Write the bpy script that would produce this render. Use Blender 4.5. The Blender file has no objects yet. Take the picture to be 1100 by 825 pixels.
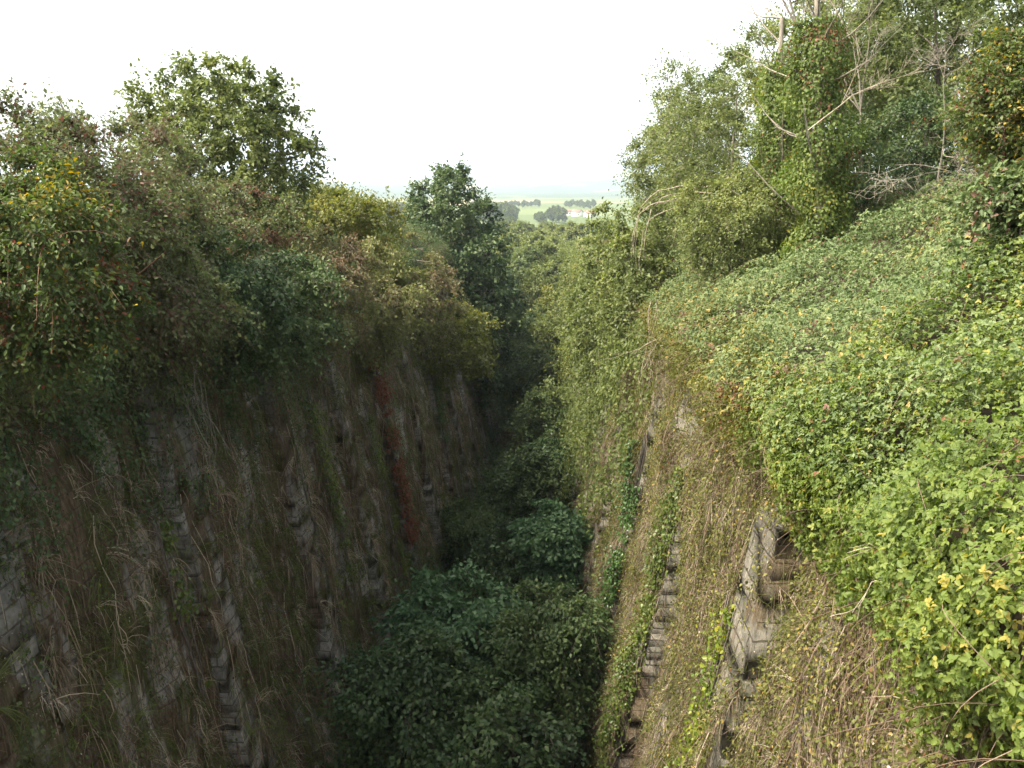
import bpy, math, random
import numpy as np

R = math.radians
random.seed(7)
scene = bpy.context.scene
col = scene.collection

# ------------------------------------------------------------------ camera
CAM_Z = 16.0
FPX, CX, CY = 953.0, 550.0, 412.5          # photograph: 1100 x 825
PITCH, YAW = R(12.28), R(2.4)
cam_data = bpy.data.cameras.new("camera")
cam_data.sensor_width = 36.0
cam_data.lens = 36.0 * FPX / 1100.0
cam_data.clip_start, cam_data.clip_end = 0.1, 40000.0
cam = bpy.data.objects.new("camera", cam_data)
cam.location = (0, 0, CAM_Z)
cam.rotation_euler = (R(90) - PITCH, 0, YAW)
col.objects.link(cam)
scene.camera = cam

# ------------------------------------------------------------------ sky, sun, exposure
SUN_DIR = np.array([-0.84, -0.26, 0.0])
SUN_EL = R(54)
SUN_DIR = SUN_DIR / np.linalg.norm(SUN_DIR) * math.cos(SUN_EL)
SUN_DIR[2] = math.sin(SUN_EL)
world = bpy.data.worlds.new("World")
scene.world = world
world.use_nodes = True
nt = world.node_tree
nt.nodes.clear()
sky = nt.nodes.new("ShaderNodeTexSky")
sky.sky_type = 'NISHITA'
sky.sun_disc = False
sky.sun_elevation = SUN_EL
sky.sun_rotation = math.atan2(SUN_DIR[0], SUN_DIR[1])
sky.air_density, sky.dust_density, sky.ozone_density = 1.0, 5.0, 1.0
bg = nt.nodes.new("ShaderNodeBackground")
bg.inputs['Strength'].default_value = 0.15
wo = nt.nodes.new("ShaderNodeOutputWorld")
hz = nt.nodes.new("ShaderNodeHueSaturation"); hz.inputs['Saturation'].default_value = 0.6
wm = nt.nodes.new("ShaderNodeMix"); wm.data_type = 'RGBA'; wm.blend_type = 'MULTIPLY'; wm.inputs[0].default_value = 1.0
wm.inputs[7].default_value = (1.06, 1.0, 0.86, 1)
nt.links.new(sky.outputs[0], hz.inputs['Color']); nt.links.new(hz.outputs[0], wm.inputs[6]); nt.links.new(wm.outputs[2], bg.inputs[0])
nt.links.new(bg.outputs[0], wo.inputs[0])

sun_data = bpy.data.lights.new("sun", 'SUN')
sun_data.energy = 2.0
sun_data.angle = R(5.0)
sun_data.color = (1.0, 0.93, 0.80)
sun = bpy.data.objects.new("sun", sun_data)
from mathutils import Vector, Matrix
sun.rotation_euler = Vector(SUN_DIR).to_track_quat('Z', 'Y').to_euler()
sun.location = (-30, 20, 60)
col.objects.link(sun)

scene.view_settings.view_transform = 'Standard'
scene.view_settings.look = 'None'
scene.view_settings.gamma = 1.0
scene.view_settings.use_curve_mapping = False
scene.view_settings.exposure = 2.15
scene.cycles.use_denoising = True
scene.cycles.denoiser = 'OPENIMAGEDENOISE'
scene.cycles.denoising_prefilter = 'NONE'
scene.cycles.use_adaptive_sampling = False
scene.cycles.sample_clamp_indirect = 2.0
scene.cycles.max_bounces = 6
scene.cycles.diffuse_bounces = 3
scene.cycles.transmission_bounces = 3
scene.cycles.volume_bounces = 1

# ------------------------------------------------------------------ helpers
_cr = Matrix.Rotation(YAW, 3, 'Z') @ Matrix.Rotation(R(90) - PITCH, 3, 'X')
def at(px, py, Y):
    """world point seen at that place of the photograph, Y metres ahead"""
    d = _cr @ Vector(((px - CX) / FPX, -(py - CY) / FPX, -1.0))
    k = Y / d.y
    return np.array([d.x * k, Y, CAM_Z + d.z * k])

def hash3(i, j, k, seed):
    n = (i * 374761393 + j * 668265263 + k * 2147483647 + seed * 1274126177) & 0xffffffff
    n = ((n ^ (n >> 13)) * 1274126177) & 0xffffffff
    n = n ^ (n >> 16)
    return (n & 0xffffff) / float(0xffffff)

def vnoise(P, scale=1.0, seed=0):
    P = np.asarray(P, float) * scale
    f = np.floor(P); t = P - f; t = t * t * (3 - 2 * t)
    I = f.astype(np.int64)
    out = 0
    for a in (0, 1):
        for b in (0, 1):
            for c in (0, 1):
                w = (t[:, 0] if a else 1 - t[:, 0]) * (t[:, 1] if b else 1 - t[:, 1]) * (t[:, 2] if c else 1 - t[:, 2])
                out = out + w * hash3(I[:, 0] + a, I[:, 1] + b, I[:, 2] + c, seed)
    return out

def fbm(P, scale=1.0, seed=0, oct=3):
    s, a, tot = 0, 1.0, 0
    for o in range(oct):
        s = s + a * vnoise(P, scale * 2 ** o, seed + o * 17); tot += a; a *= 0.5
    return s / tot

def norm(v):
    return v / np.maximum(np.linalg.norm(v, axis=-1, keepdims=True), 1e-9)

def link_mesh(name, V, F, material=None, parent=None, tint=None, smooth=False):
    """V (n,3), F (m,k) or list of such arrays; tint one float per face"""
    me = bpy.data.meshes.new(name)
    Fs = F if isinstance(F, list) else [F]
    Fs = [np.asarray(f, np.int32) for f in Fs if len(f)]
    V = np.asarray(V, np.float32)
    me.vertices.add(len(V)); me.vertices.foreach_set("co", V.ravel())
    tot = np.concatenate([np.full(len(f), f.shape[1], np.int32) for f in Fs])
    idx = np.concatenate([f.ravel() for f in Fs])
    me.loops.add(len(idx)); me.loops.foreach_set("vertex_index", idx)
    st = np.zeros(len(tot), np.int32); st[1:] = np.cumsum(tot)[:-1]
    me.polygons.add(len(tot)); me.polygons.foreach_set("loop_start", st); me.polygons.foreach_set("loop_total", tot)
    if smooth:
        me.polygons.foreach_set("use_smooth", np.ones(len(tot), bool))
    if tint is not None:
        a = me.attributes.new("tint", 'FLOAT', 'FACE')
        a.data.foreach_set("value", np.asarray(tint, np.float32))
    me.update(calc_edges=True)
    if material: me.materials.append(material)
    o = bpy.data.objects.new(name, me)
    col.objects.link(o)
    if parent is not None:
        o.parent = parent
        o.matrix_parent_inverse = Matrix.Translation(parent.location).inverted()
    return o

def tag(o, label=None, cat=None, group=None, kind=None):
    if label: o["label"] = label
    if cat: o["category"] = cat
    if group: o["group"] = group
    if kind: o["kind"] = kind
    return o

def empty(name, loc, label=None, cat=None, group=None):
    o = bpy.data.objects.new(name, None)
    o.empty_display_size = 0.3
    o.location = tuple(float(q) for q in loc)
    col.objects.link(o)
    return tag(o, label, cat, group)

def copy_tree(o, loc, rz=0.0, s=1.0, label=None):
    c = o.copy(); col.objects.link(c)
    c.location = tuple(float(q) for q in loc); c.rotation_euler = (0, 0, rz)
    c.scale = s if isinstance(s, tuple) else (s, s, s)
    if label: c["label"] = label
    for ch in o.children:
        d = ch.copy(); col.objects.link(d); d.parent = c
    return c

class Geo:
    """collects quads (and their tints) for one mesh"""
    def __init__(self): self.V, self.F, self.T, self.n = [], [], [], 0
    def add(self, V, F, T=None):
        V = np.asarray(V, float).reshape(-1, 3); F = np.asarray(F, np.int64)
        self.V.append(V); self.F.append(F + self.n); self.n += len(V)
        self.T.append(np.asarray(T, float) if T is not None else np.full(len(F), 0.5))
    def build(self, name, material, parent=None, smooth=False):
        return link_mesh(name, np.concatenate(self.V), np.concatenate(self.F), material, parent, np.concatenate(self.T), smooth)

def tubes(P, r, S=4):
    """P (N,K,3) paths, r (N,K) radii -> verts, quads"""
    P = np.asarray(P, float); r = np.asarray(r, float)
    N, K = P.shape[:2]
    T = np.gradient(P, axis=1); T = norm(T)
    ref = np.where(np.abs(T[..., 2:3]) > 0.9, np.array([1.0, 0, 0]), np.array([0, 0, 1.0]))
    A = norm(np.cross(T, ref)); B = np.cross(T, A)
    an = np.arange(S) / S * 2 * np.pi
    V = P[:, :, None, :] + r[:, :, None, None] * (np.cos(an)[None, None, :, None] * A[:, :, None, :] + np.sin(an)[None, None, :, None] * B[:, :, None, :])
    n, k, s = np.meshgrid(np.arange(N), np.arange(K - 1), np.arange(S), indexing='ij')
    b = (n * K + k) * S
    s2 = (s + 1) % S
    F = np.stack([b + s, b + s2, b + S + s2, b + S + s], -1).reshape(-1, 4)
    return V.reshape(-1, 3), F

def leaf_quads(P, D, Nrm, L, W=0.62, lod=0, curl=0.18):
    """folded leaves; lod 0 two quads, lod 1 a single quad"""
    n = len(P)
    D = norm(D); Sd = norm(np.cross(D, Nrm)); Nn = np.cross(Sd, D)
    L = np.broadcast_to(np.asarray(L, float), (n,))[:, None]
    w = L * W * 0.5
    if lod == 0:
        up = Nn * L * curl
        V = np.stack([P,
                      P + D * L * 0.22 + Sd * w * 0.85 + up * 0.7,
                      P + D * L * 0.62 + Sd * w * 0.80 + up * 0.6,
                      P + D * L - up * 0.5,
                      P + D * L * 0.62 - Sd * w * 0.80 + up * 0.6,
                      P + D * L * 0.22 - Sd * w * 0.85 + up * 0.7], 1)
        i = np.arange(n)[:, None] * 6
        F = np.concatenate([i + np.array([[0, 1, 2, 3]]), i + np.array([[0, 3, 4, 5]])], 1).reshape(-1, 4)
        return V.reshape(-1, 3), F, 2
    up = Nn * L * curl
    V = np.stack([P, P + D * L * 0.45 + Sd * w + up * .5, P + D * L - up * .4, P + D * L * 0.45 - Sd * w + up * .5], 1)
    F = np.arange(n * 4).reshape(n, 4)
    return V.reshape(-1, 3), F, 1

def blades(P, D0, fall, L, w, rng, K=4):
    """curved grass blades / dead stems as tapering ribbons"""
    n = len(P)
    t = np.linspace(0, 1, K)[None, :, None]
    L = np.asarray(L)[:, None, None]
    path = P[:, None, :] + D0[:, None, :] * L * t + fall[:, None, :] * L * t ** 2
    T = norm(np.gradient(path, axis=1))
    sd = norm(np.cross(T, norm(rng.normal(size=(n, 1, 3)))))
    ww = np.asarray(w)[:, None, None] * (1 - 0.75 * t)
    V = np.stack([path + sd * ww, path - sd * ww], 2)        # n,K,2,3
    i, k = np.meshgrid(np.arange(n), np.arange(K - 1), indexing='ij')
    b = (i * K + k) * 2
    F = np.stack([b, b + 1, b + 3, b + 2], -1).reshape(-1, 4)
    return V.reshape(-1, 3), F, K - 1

# ------------------------------------------------------------------ materials
def new_mat(name):
    m = bpy.data.materials.new(name); m.use_nodes = True
    m.node_tree.nodes.clear()
    return m, m.node_tree.nodes, m.node_tree.links

def ramp_node(N, cols):
    r = N.new("ShaderNodeValToRGB")
    e = r.color_ramp.elements
    while len(e) < len(cols): e.new(0.5)
    for k, c in enumerate(cols):
        e[k].position = c[0]; e[k].color = (*c[1], 1)
    return r

def leaf_mat(name, cols, trans=0.38, rough=0.55, spec=0.3):
    m, N, Lk = new_mat(name)
    a = N.new("ShaderNodeAttribute"); a.attribute_name = "tint"
    r = ramp_node(N, cols); Lk.new(a.outputs['Fac'], r.inputs[0])
    p = N.new("ShaderNodeBsdfPrincipled"); p.inputs['Roughness'].default_value = rough
    p.inputs['Specular IOR Level'].default_value = spec
    t = N.new("ShaderNodeBsdfTranslucent")
    hs = N.new("ShaderNodeHueSaturation"); hs.inputs['Saturation'].default_value = 1.15; hs.inputs['Value'].default_value = 1.25
    mx = N.new("ShaderNodeMixShader"); mx.inputs[0].default_value = trans
    o = N.new("ShaderNodeOutputMaterial")
    Lk.new(r.outputs[0], p.inputs['Base Color']); Lk.new(r.outputs[0], hs.inputs['Color']); Lk.new(hs.outputs[0], t.inputs['Color'])
    Lk.new(p.outputs[0], mx.inputs[1]); Lk.new(t.outputs[0], mx.inputs[2]); Lk.new(mx.outputs[0], o.inputs[0])
    return m

def dull_mat(name, cols, rough=0.9, scale=3.0, stretch=(1, 1, 1), attr=False, bump=0.0):
    m, N, Lk = new_mat(name)
    p = N.new("ShaderNodeBsdfPrincipled"); p.inputs['Roughness'].default_value = rough
    p.inputs['Specular IOR Level'].default_value = 0.2
    o = N.new("ShaderNodeOutputMaterial")
    r = ramp_node(N, cols)
    if attr:
        a = N.new("ShaderNodeAttribute"); a.attribute_name = "tint"; Lk.new(a.outputs['Fac'], r.inputs[0])
    else:
        tc = N.new("ShaderNodeTexCoord"); mp = N.new("ShaderNodeMapping"); mp.inputs['Scale'].default_value = stretch
        nz = N.new("ShaderNodeTexNoise"); nz.inputs['Scale'].default_value = scale; nz.inputs['Detail'].default_value = 6
        Lk.new(tc.outputs['Object'], mp.inputs[0]); Lk.new(mp.outputs[0], nz.inputs['Vector']); Lk.new(nz.outputs[0], r.inputs[0])
        if bump:
            b = N.new("ShaderNodeBump"); b.inputs['Strength'].default_value = bump; b.inputs['Distance'].default_value = 0.03
            Lk.new(nz.outputs[0], b.inputs['Height']); Lk.new(b.outputs[0], p.inputs['Normal'])
    Lk.new(r.outputs[0], p.inputs['Base Color']); Lk.new(p.outputs[0], o.inputs[0])
    return m

def wall_mat(name, stone, thatch, moss, bare, moss_at):
    """coursed stone showing through a mat of dry roots and moss"""
    m, N, Lk = new_mat(name)
    tc = N.new("ShaderNodeTexCoord")
    sx = N.new("ShaderNodeSeparateXYZ"); Lk.new(tc.outputs['Object'], sx.inputs[0])
    cb = N.new("ShaderNodeCombineXYZ"); uu = N.new("ShaderNodeMath"); uu.operation = 'ADD'; Lk.new(sx.outputs['X'], uu.inputs[0]); Lk.new(sx.outputs['Y'], uu.inputs[1])
    Lk.new(uu.outputs[0], cb.inputs['X']); Lk.new(sx.outputs['Z'], cb.inputs['Y'])
    nzd = N.new("ShaderNodeTexNoise"); nzd.inputs['Scale'].default_value = 1.6; nzd.inputs['Detail'].default_value = 3
    Lk.new(tc.outputs['Object'], nzd.inputs['Vector'])
    mixv = N.new("ShaderNodeVectorMath"); mixv.operation = 'MULTIPLY_ADD'
    mixv.inputs[1].default_value = (0.09, 0.09, 0.0)
    Lk.new(nzd.outputs['Color'], mixv.inputs[0]); Lk.new(cb.outputs[0], mixv.inputs[2])
    br = N.new("ShaderNodeTexBrick"); br.inputs['Scale'].default_value = 1.0
    br.inputs['Brick Width'].default_value = 0.55; br.inputs['Row Height'].default_value = 0.27
    br.inputs['Mortar Size'].default_value = 0.02; br.inputs['Mortar Smooth'].default_value = 0.6
    br.inputs['Color1'].default_value = (*stone[0], 1); br.inputs['Color2'].default_value = (*stone[1], 1); br.inputs['Mortar'].default_value = (*stone[2], 1)
    Lk.new(mixv.outputs[0], br.inputs['Vector'])
    # grain of the stone
    n1 = N.new("ShaderNodeTexNoise"); n1.inputs['Scale'].default_value = 9; n1.inputs['Detail'].default_value = 8
    Lk.new(tc.outputs['Object'], n1.inputs['Vector'])
    mg = N.new("ShaderNodeMix"); mg.data_type = 'RGBA'; mg.blend_type = 'MULTIPLY'; mg.inputs[0].default_value = 0.8
    rg = ramp_node(N, [(0.25, (0.45, 0.45, 0.45)), (0.7, (1.25, 1.2, 1.15))]); Lk.new(n1.outputs[0], rg.inputs[0])
    Lk.new(br.outputs['Color'], mg.inputs[6]); Lk.new(rg.outputs[0], mg.inputs[7])
    # dry thatch, streaks hanging down
    mp = N.new("ShaderNodeMapping"); mp.inputs['Scale'].default_value = (14, 14, 2.2); Lk.new(tc.outputs['Object'], mp.inputs[0])
    n2 = N.new("ShaderNodeTexNoise"); n2.inputs['Scale'].default_value = 1.0; n2.inputs['Detail'].default_value = 8; n2.inputs['Roughness'].default_value = 0.7
    Lk.new(mp.outputs[0], n2.inputs['Vector'])
    rt = ramp_node(N, [(0.3, thatch[0]), (0.5, thatch[1]), (0.72, thatch[2])]); Lk.new(n2.outputs[0], rt.inputs[0])
    mp3 = N.new("ShaderNodeMapping"); mp3.inputs['Scale'].default_value = (0.9, 0.9, 0.35); Lk.new(tc.outputs['Object'], mp3.inputs[0])
    n3 = N.new("ShaderNodeTexNoise"); n3.inputs['Scale'].default_value = 1.0; n3.inputs['Detail'].default_value = 7; n3.inputs['Roughness'].default_value = 0.65
    Lk.new(mp3.outputs[0], n3.inputs['Vector'])
    rb = ramp_node(N, [(bare, (0, 0, 0)), (bare + 0.06, (1, 1, 1))]); Lk.new(n3.outputs[0], rb.inputs[0])
    m1 = N.new("ShaderNodeMix"); m1.data_type = 'RGBA'
    Lk.new(rb.outputs[0], m1.inputs[0]); Lk.new(mg.outputs[2], m1.inputs[6]); Lk.new(rt.outputs[0], m1.inputs[7])
    # moss
    mp4 = N.new("ShaderNodeMapping"); mp4.inputs['Scale'].default_value = (1.3, 1.3, 0.5); mp4.inputs['Location'].default_value = (31, 7, 3); Lk.new(tc.outputs['Object'], mp4.inputs[0])
    n4 = N.new("ShaderNodeTexNoise"); n4.inputs['Scale'].default_value = 1.0; n4.inputs['Detail'].default_value = 7; n4.inputs['Roughness'].default_value = 0.65
    Lk.new(mp4.outputs[0], n4.inputs['Vector'])
    rm = ramp_node(N, [(moss_at, (0, 0, 0)), (moss_at + 0.12, (0.85, 0.85, 0.85))]); Lk.new(n4.outputs[0], rm.inputs[0])
    m2 = N.new("ShaderNodeMix"); m2.data_type = 'RGBA'
    mc = ramp_node(N, [(0.35, moss[0]), (0.65, moss[1])]); Lk.new(n2.outputs[0], mc.inputs[0])
    Lk.new(rm.outputs[0], m2.inputs[0]); Lk.new(m1.outputs[2], m2.inputs[6]); Lk.new(mc.outputs[0], m2.inputs[7])
    p = N.new("ShaderNodeBsdfPrincipled"); p.inputs['Roughness'].default_value = 0.95; p.inputs['Specular IOR Level'].default_value = 0.15
    bmp = N.new("ShaderNodeBump"); bmp.inputs['Strength'].default_value = 0.9; bmp.inputs['Distance'].default_value = 0.12
    ad = N.new("ShaderNodeMath"); ad.operation = 'ADD'
    Lk.new(n2.outputs[0], ad.inputs[0])
    mu = N.new("ShaderNodeMath"); mu.operation = 'MULTIPLY'; mu.inputs[1].default_value = -0.25
    Lk.new(br.outputs['Fac'], mu.inputs[0]); Lk.new(mu.outputs[0], ad.inputs[1])
    Lk.new(ad.outputs[0], bmp.inputs['Height']); Lk.new(bmp.outputs[0], p.inputs['Normal'])
    o = N.new("ShaderNodeOutputMaterial")
    Lk.new(m2.outputs[2], p.inputs['Base Color']); Lk.new(p.outputs[0], o.inputs[0])
    return m

M = {}
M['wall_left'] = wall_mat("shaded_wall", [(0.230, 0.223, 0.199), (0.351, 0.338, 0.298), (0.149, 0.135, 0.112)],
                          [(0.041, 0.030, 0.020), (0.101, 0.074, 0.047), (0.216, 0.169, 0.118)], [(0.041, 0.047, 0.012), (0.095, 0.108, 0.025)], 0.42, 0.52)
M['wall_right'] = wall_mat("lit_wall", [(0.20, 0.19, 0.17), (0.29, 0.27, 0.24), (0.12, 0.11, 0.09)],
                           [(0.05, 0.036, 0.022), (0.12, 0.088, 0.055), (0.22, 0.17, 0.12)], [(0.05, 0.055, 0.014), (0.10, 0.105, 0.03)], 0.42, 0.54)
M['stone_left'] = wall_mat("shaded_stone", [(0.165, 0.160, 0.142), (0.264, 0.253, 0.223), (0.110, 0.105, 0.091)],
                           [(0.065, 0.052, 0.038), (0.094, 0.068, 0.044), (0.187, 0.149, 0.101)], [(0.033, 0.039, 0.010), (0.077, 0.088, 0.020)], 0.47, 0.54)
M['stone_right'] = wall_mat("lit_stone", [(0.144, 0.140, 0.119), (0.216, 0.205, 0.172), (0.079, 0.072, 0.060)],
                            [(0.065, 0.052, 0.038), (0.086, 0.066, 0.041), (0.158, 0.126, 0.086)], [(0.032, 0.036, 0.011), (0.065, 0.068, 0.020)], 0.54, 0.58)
M['dry'] = dull_mat("dry_stems", [(0.0, (0.05, 0.035, 0.022)), (0.45, (0.14, 0.10, 0.072)), (0.75, (0.22, 0.168, 0.125)), (1.0, (0.33, 0.28, 0.225))], attr=True)
M['dry_dark'] = dull_mat("dark_dry_stems", [(0.0, (0.046, 0.034, 0.022)), (0.5, (0.156, 0.114, 0.072)), (1.0, (0.416, 0.345, 0.251))], attr=True)
M['green_grass'] = leaf_mat("wall_grass", [(0.0, (0.06, 0.052, 0.022)), (0.5, (0.075, 0.08, 0.022)), (1.0, (0.12, 0.13, 0.035))], 0.3)
M['dark_grass'] = leaf_mat("shade_grass", [(0.0, (0.046, 0.042, 0.017)), (0.5, (0.072, 0.088, 0.024)), (1.0, (0.130, 0.163, 0.036))], 0.3)
M['bark'] = dull_mat("bark", [(0.3, (0.05, 0.042, 0.034)), (0.7, (0.14, 0.12, 0.10))], scale=8, stretch=(2, 2, .5))
M['grey_bark'] = dull_mat("grey_bark", [(0.3, (0.12, 0.105, 0.085)), (0.7, (0.27, 0.245, 0.20))], scale=9, stretch=(2, 2, .6))
M['pale_bark'] = dull_mat("pale_dead_wood", [(0.3, (0.16, 0.135, 0.10)), (0.7, (0.38, 0.33, 0.26))], scale=9, stretch=(2, 2, .6))
M['red_twig'] = dull_mat("red_brown_twigs", [(0.3, (0.08, 0.04, 0.028)), (0.7, (0.17, 0.10, 0.07))], scale=8)
M['soil'] = dull_mat("leaf_litter", [(0.3, (0.02, 0.016, 0.01)), (0.7, (0.05, 0.04, 0.025))], scale=2, bump=0.5)

g = lambda *c: tuple(c)
M['bramble'] = leaf_mat("bramble_leaves", [(0.0, (0.15, 0.085, 0.06)), (0.08, (0.055, 0.085, 0.03)), (0.45, (0.095, 0.14, 0.05)), (0.8, (0.15, 0.19, 0.075)), (0.96, (0.20, 0.21, 0.07)), (1.0, (0.26, 0.20, 0.06))], 0.33)
M['vine'] = leaf_mat("vine_leaves", [(0.0, (0.16, 0.08, 0.035)), (0.05, (0.055, 0.085, 0.02)), (0.45, (0.095, 0.14, 0.028)), (0.85, (0.15, 0.19, 0.038)), (1.0, (0.26, 0.23, 0.05))], 0.42)
M['creeper'] = leaf_mat("creeper_leaves", [(0.0, (0.15, 0.07, 0.035)), (0.15, (0.07, 0.085, 0.022)), (0.6, (0.12, 0.13, 0.03)), (0.9, (0.19, 0.18, 0.045)), (1.0, (0.28, 0.20, 0.06))], 0.36)
M['ivy'] = leaf_mat("ivy_leaves", [(0.0, (0.02, 0.05, 0.014)), (0.6, (0.045, 0.10, 0.022)), (1.0, (0.10, 0.15, 0.03))], 0.22, 0.4, 0.5)
M['ivy_yellow'] = leaf_mat("yellow_ivy_leaves", [(0.0, (0.05, 0.09, 0.015)), (0.5, (0.13, 0.18, 0.02)), (1.0, (0.27, 0.26, 0.03))], 0.36, 0.45, 0.4)
M['ivy_mid'] = leaf_mat("green_ivy_leaves", [(0.0, (0.035, 0.06, 0.014)), (0.5, (0.075, 0.11, 0.022)), (1.0, (0.15, 0.17, 0.03))], 0.28, 0.45, 0.4)
M['russet'] = leaf_mat("russet_leaves", [(0.0, (0.13, 0.035, 0.022)), (0.5, (0.16, 0.06, 0.035)), (1.0, (0.11, 0.10, 0.032))], 0.3)
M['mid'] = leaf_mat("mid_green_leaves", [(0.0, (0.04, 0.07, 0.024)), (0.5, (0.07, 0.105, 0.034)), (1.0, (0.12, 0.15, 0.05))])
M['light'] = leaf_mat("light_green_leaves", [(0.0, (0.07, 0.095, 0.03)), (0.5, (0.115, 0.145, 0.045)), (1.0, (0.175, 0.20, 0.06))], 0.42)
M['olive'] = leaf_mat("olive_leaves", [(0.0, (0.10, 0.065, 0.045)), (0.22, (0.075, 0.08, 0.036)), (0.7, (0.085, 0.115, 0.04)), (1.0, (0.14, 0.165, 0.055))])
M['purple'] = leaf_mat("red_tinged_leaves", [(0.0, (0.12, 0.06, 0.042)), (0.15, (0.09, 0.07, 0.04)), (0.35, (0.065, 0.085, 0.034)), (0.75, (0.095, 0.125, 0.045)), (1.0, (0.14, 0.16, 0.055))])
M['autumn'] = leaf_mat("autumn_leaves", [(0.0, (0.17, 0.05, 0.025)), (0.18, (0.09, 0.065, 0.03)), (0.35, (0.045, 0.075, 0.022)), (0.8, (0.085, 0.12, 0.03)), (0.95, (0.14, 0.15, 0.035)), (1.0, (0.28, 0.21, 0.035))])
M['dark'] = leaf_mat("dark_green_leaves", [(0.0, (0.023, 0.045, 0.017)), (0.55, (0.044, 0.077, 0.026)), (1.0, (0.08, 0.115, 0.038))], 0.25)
M['blue'] = leaf_mat("bluish_leaves", [(0.0, (0.03, 0.065, 0.03)), (0.5, (0.058, 0.115, 0.05)), (1.0, (0.095, 0.165, 0.072))], 0.3)
M['yellowgreen'] = leaf_mat("yellow_green_leaves", [(0.0, (0.075, 0.09, 0.02)), (0.5, (0.12, 0.14, 0.03)), (1.0, (0.21, 0.20, 0.045))], 0.42)
M['straw'] = leaf_mat("straw_coloured_leaves", [(0.0, (0.13, 0.085, 0.05)), (0.25, (0.15, 0.12, 0.06)), (0.5, (0.125, 0.135, 0.05)), (1.0, (0.17, 0.19, 0.06))])

# ------------------------------------------------------------------ the cutting's shape
SLOPE = -0.033
Y_END = 116.0
def smooth(a, b, x):
    t = np.clip((np.asarray(x, float) - a) / (b - a), 0, 1); return t * t * (3 - 2 * t)
def dip(y): return -3.4 * smooth(22, 42, y)      # the floor itself falls away faster than the banks
def floor_z(y): return SLOPE * np.asarray(y, float)
def xl(t): return -(5.15 + 0.185 * t)
def xr(t): return 0.98 + 0.19 * t
T_TOP, T_LEFT = 13.0, 14.3
LB = [4, 10, 16, 22, 28, 34, 40.4, 46.6, 52.8, 59, 65, 71, 77, 83, 89, 95, 101, 107, 113]
RB = [5.4, 11.4, 17.4, 23.2, 29.2, 35.3, 41.3, 47.3, 53.3, 59.3, 65.3, 71.3, 77.3, 83.3, 89.3, 95.3, 101.3, 107.3, 113.3]
BW, BD = 0.62, 0.27      # half width, depth of a buttress

def face_x(side, y, t, butt=True):
    y = np.asarray(y, float); t = np.asarray(t, float)
    P = np.stack([y, t, np.full_like(y, 3.0 * (side < 0))], -1)
    P[..., 1] = P[..., 1] * 0.45
    b = (fbm(P, 0.8, 5) - 0.5) * 0.85 + (vnoise(P, 2.6, 9) - 0.5) * 0.26
    bs = LB if side < 0 else RB
    d = np.min(np.abs(y[..., None] - np.array(bs)), -1)
    if butt:
        b = b + np.where((d < BW) & (t < (13.6 if side < 0 else 12.3)), BD, 0)
    return xl(t) + b if side < 0 else xr(t) - b

def make_wall(side, mat, bmat, label):
    ys = np.arange(-14, Y_END + 0.01, 0.33); ts = np.linspace(-4.6, T_LEFT if side < 0 else T_TOP, 60)
    Yg, Tg = np.meshgrid(ys, ts, indexing='ij')
    X = face_x(side, Yg.ravel(), Tg.ravel(), False).reshape(Yg.shape)
    Z = floor_z(Yg) + Tg
    back = -8.9 if side < 0 else 4.7
    n, k = Yg.shape
    front = np.stack([X, Yg, Z], -1).reshape(-1, 3)
    rear = np.stack([np.full(n, back), ys, floor_z(ys) + (T_LEFT if side < 0 else T_TOP)], -1)
    rear_b = np.stack([np.full(n, back), ys, floor_z(ys) - 4.6], -1)
    V = np.concatenate([front, rear, rear_b])
    i, j = np.meshgrid(np.arange(n - 1), np.arange(k - 1), indexing='ij')
    a = i * k + j
    F = [np.stack([a, a + k, a + k + 1, a + 1], -1).reshape(-1, 4)]
    i = np.arange(n - 1)
    F.append(np.stack([i * k + k - 1, (i + 1) * k + k - 1, n * k + i + 1, n * k + i], -1))
    F.append(np.stack([n * k + i, n * k + i + 1, n * k + n + i + 1, n * k + n + i], -1))
    root = empty("retaining_wall", (back, 20, 0), label, "wall")
    link_mesh("wall_face", V, np.concatenate(F), mat, root, None, True)
    rng = np.random.default_rng(3 + (side > 0))
    for yb in (LB if side < 0 else RB):
        tmax = 13.6 if side < 0 else 12.3
        course = np.arange(-4.5, tmax, 0.29)
        tt = np.repeat(course, 2)[1:]
        yo = np.linspace(-BW, BW, 5)
        rows = []
        for q2, t in enumerate(tt):
            if q2 % 2 == 0: jit = rng.uniform(-0.012, 0.012, 5); jl, jr = rng.uniform(-0.004, 0.004, 2)
            base = xl(t) if side < 0 else xr(t)
            s = 1 if side < 0 else -1
            row = [(base - s * 0.45, yb - BW + jl)]
            row += [(base + s * (BD + jit[q]), yb + yo[q] + (jl if q == 0 else jr if q == 4 else 0)) for q in range(5)]
            row += [(base - s * 0.45, yb + BW + jr)]
            rows.append([(x, y, float(floor_z(y)) + t) for x, y in row])
        V = np.array(rows); K = V.shape[1]
        i, j = np.meshgrid(np.arange(len(tt) - 1), np.arange(K - 1), indexing='ij')
        a = (i * K + j)
        F = np.stack([a, a + 1, a + K + 1, a + K], -1).reshape(-1, 4)
        topi = (len(tt) - 1) * K
        V2 = V.reshape(-1, 3)
        F = [F, np.array([[topi, topi + 1, topi + 2, topi + 3], [topi, topi + 3, topi + 4, topi + 5]]), np.array([[topi, topi + 5, topi + 6]])]
        link_mesh("buttress", V2, F, bmat, root)
    return root

make_wall(-1, M['wall_left'], M['stone_left'], "dark shaded stone retaining wall with buttresses, hung with dry roots and moss")
make_wall(1, M['wall_right'], M['stone_right'], "sunlit stone retaining wall with buttresses, below the bramble bank")

# ------------------------------------------------------------------ ground: one sheet to the horizon

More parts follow.
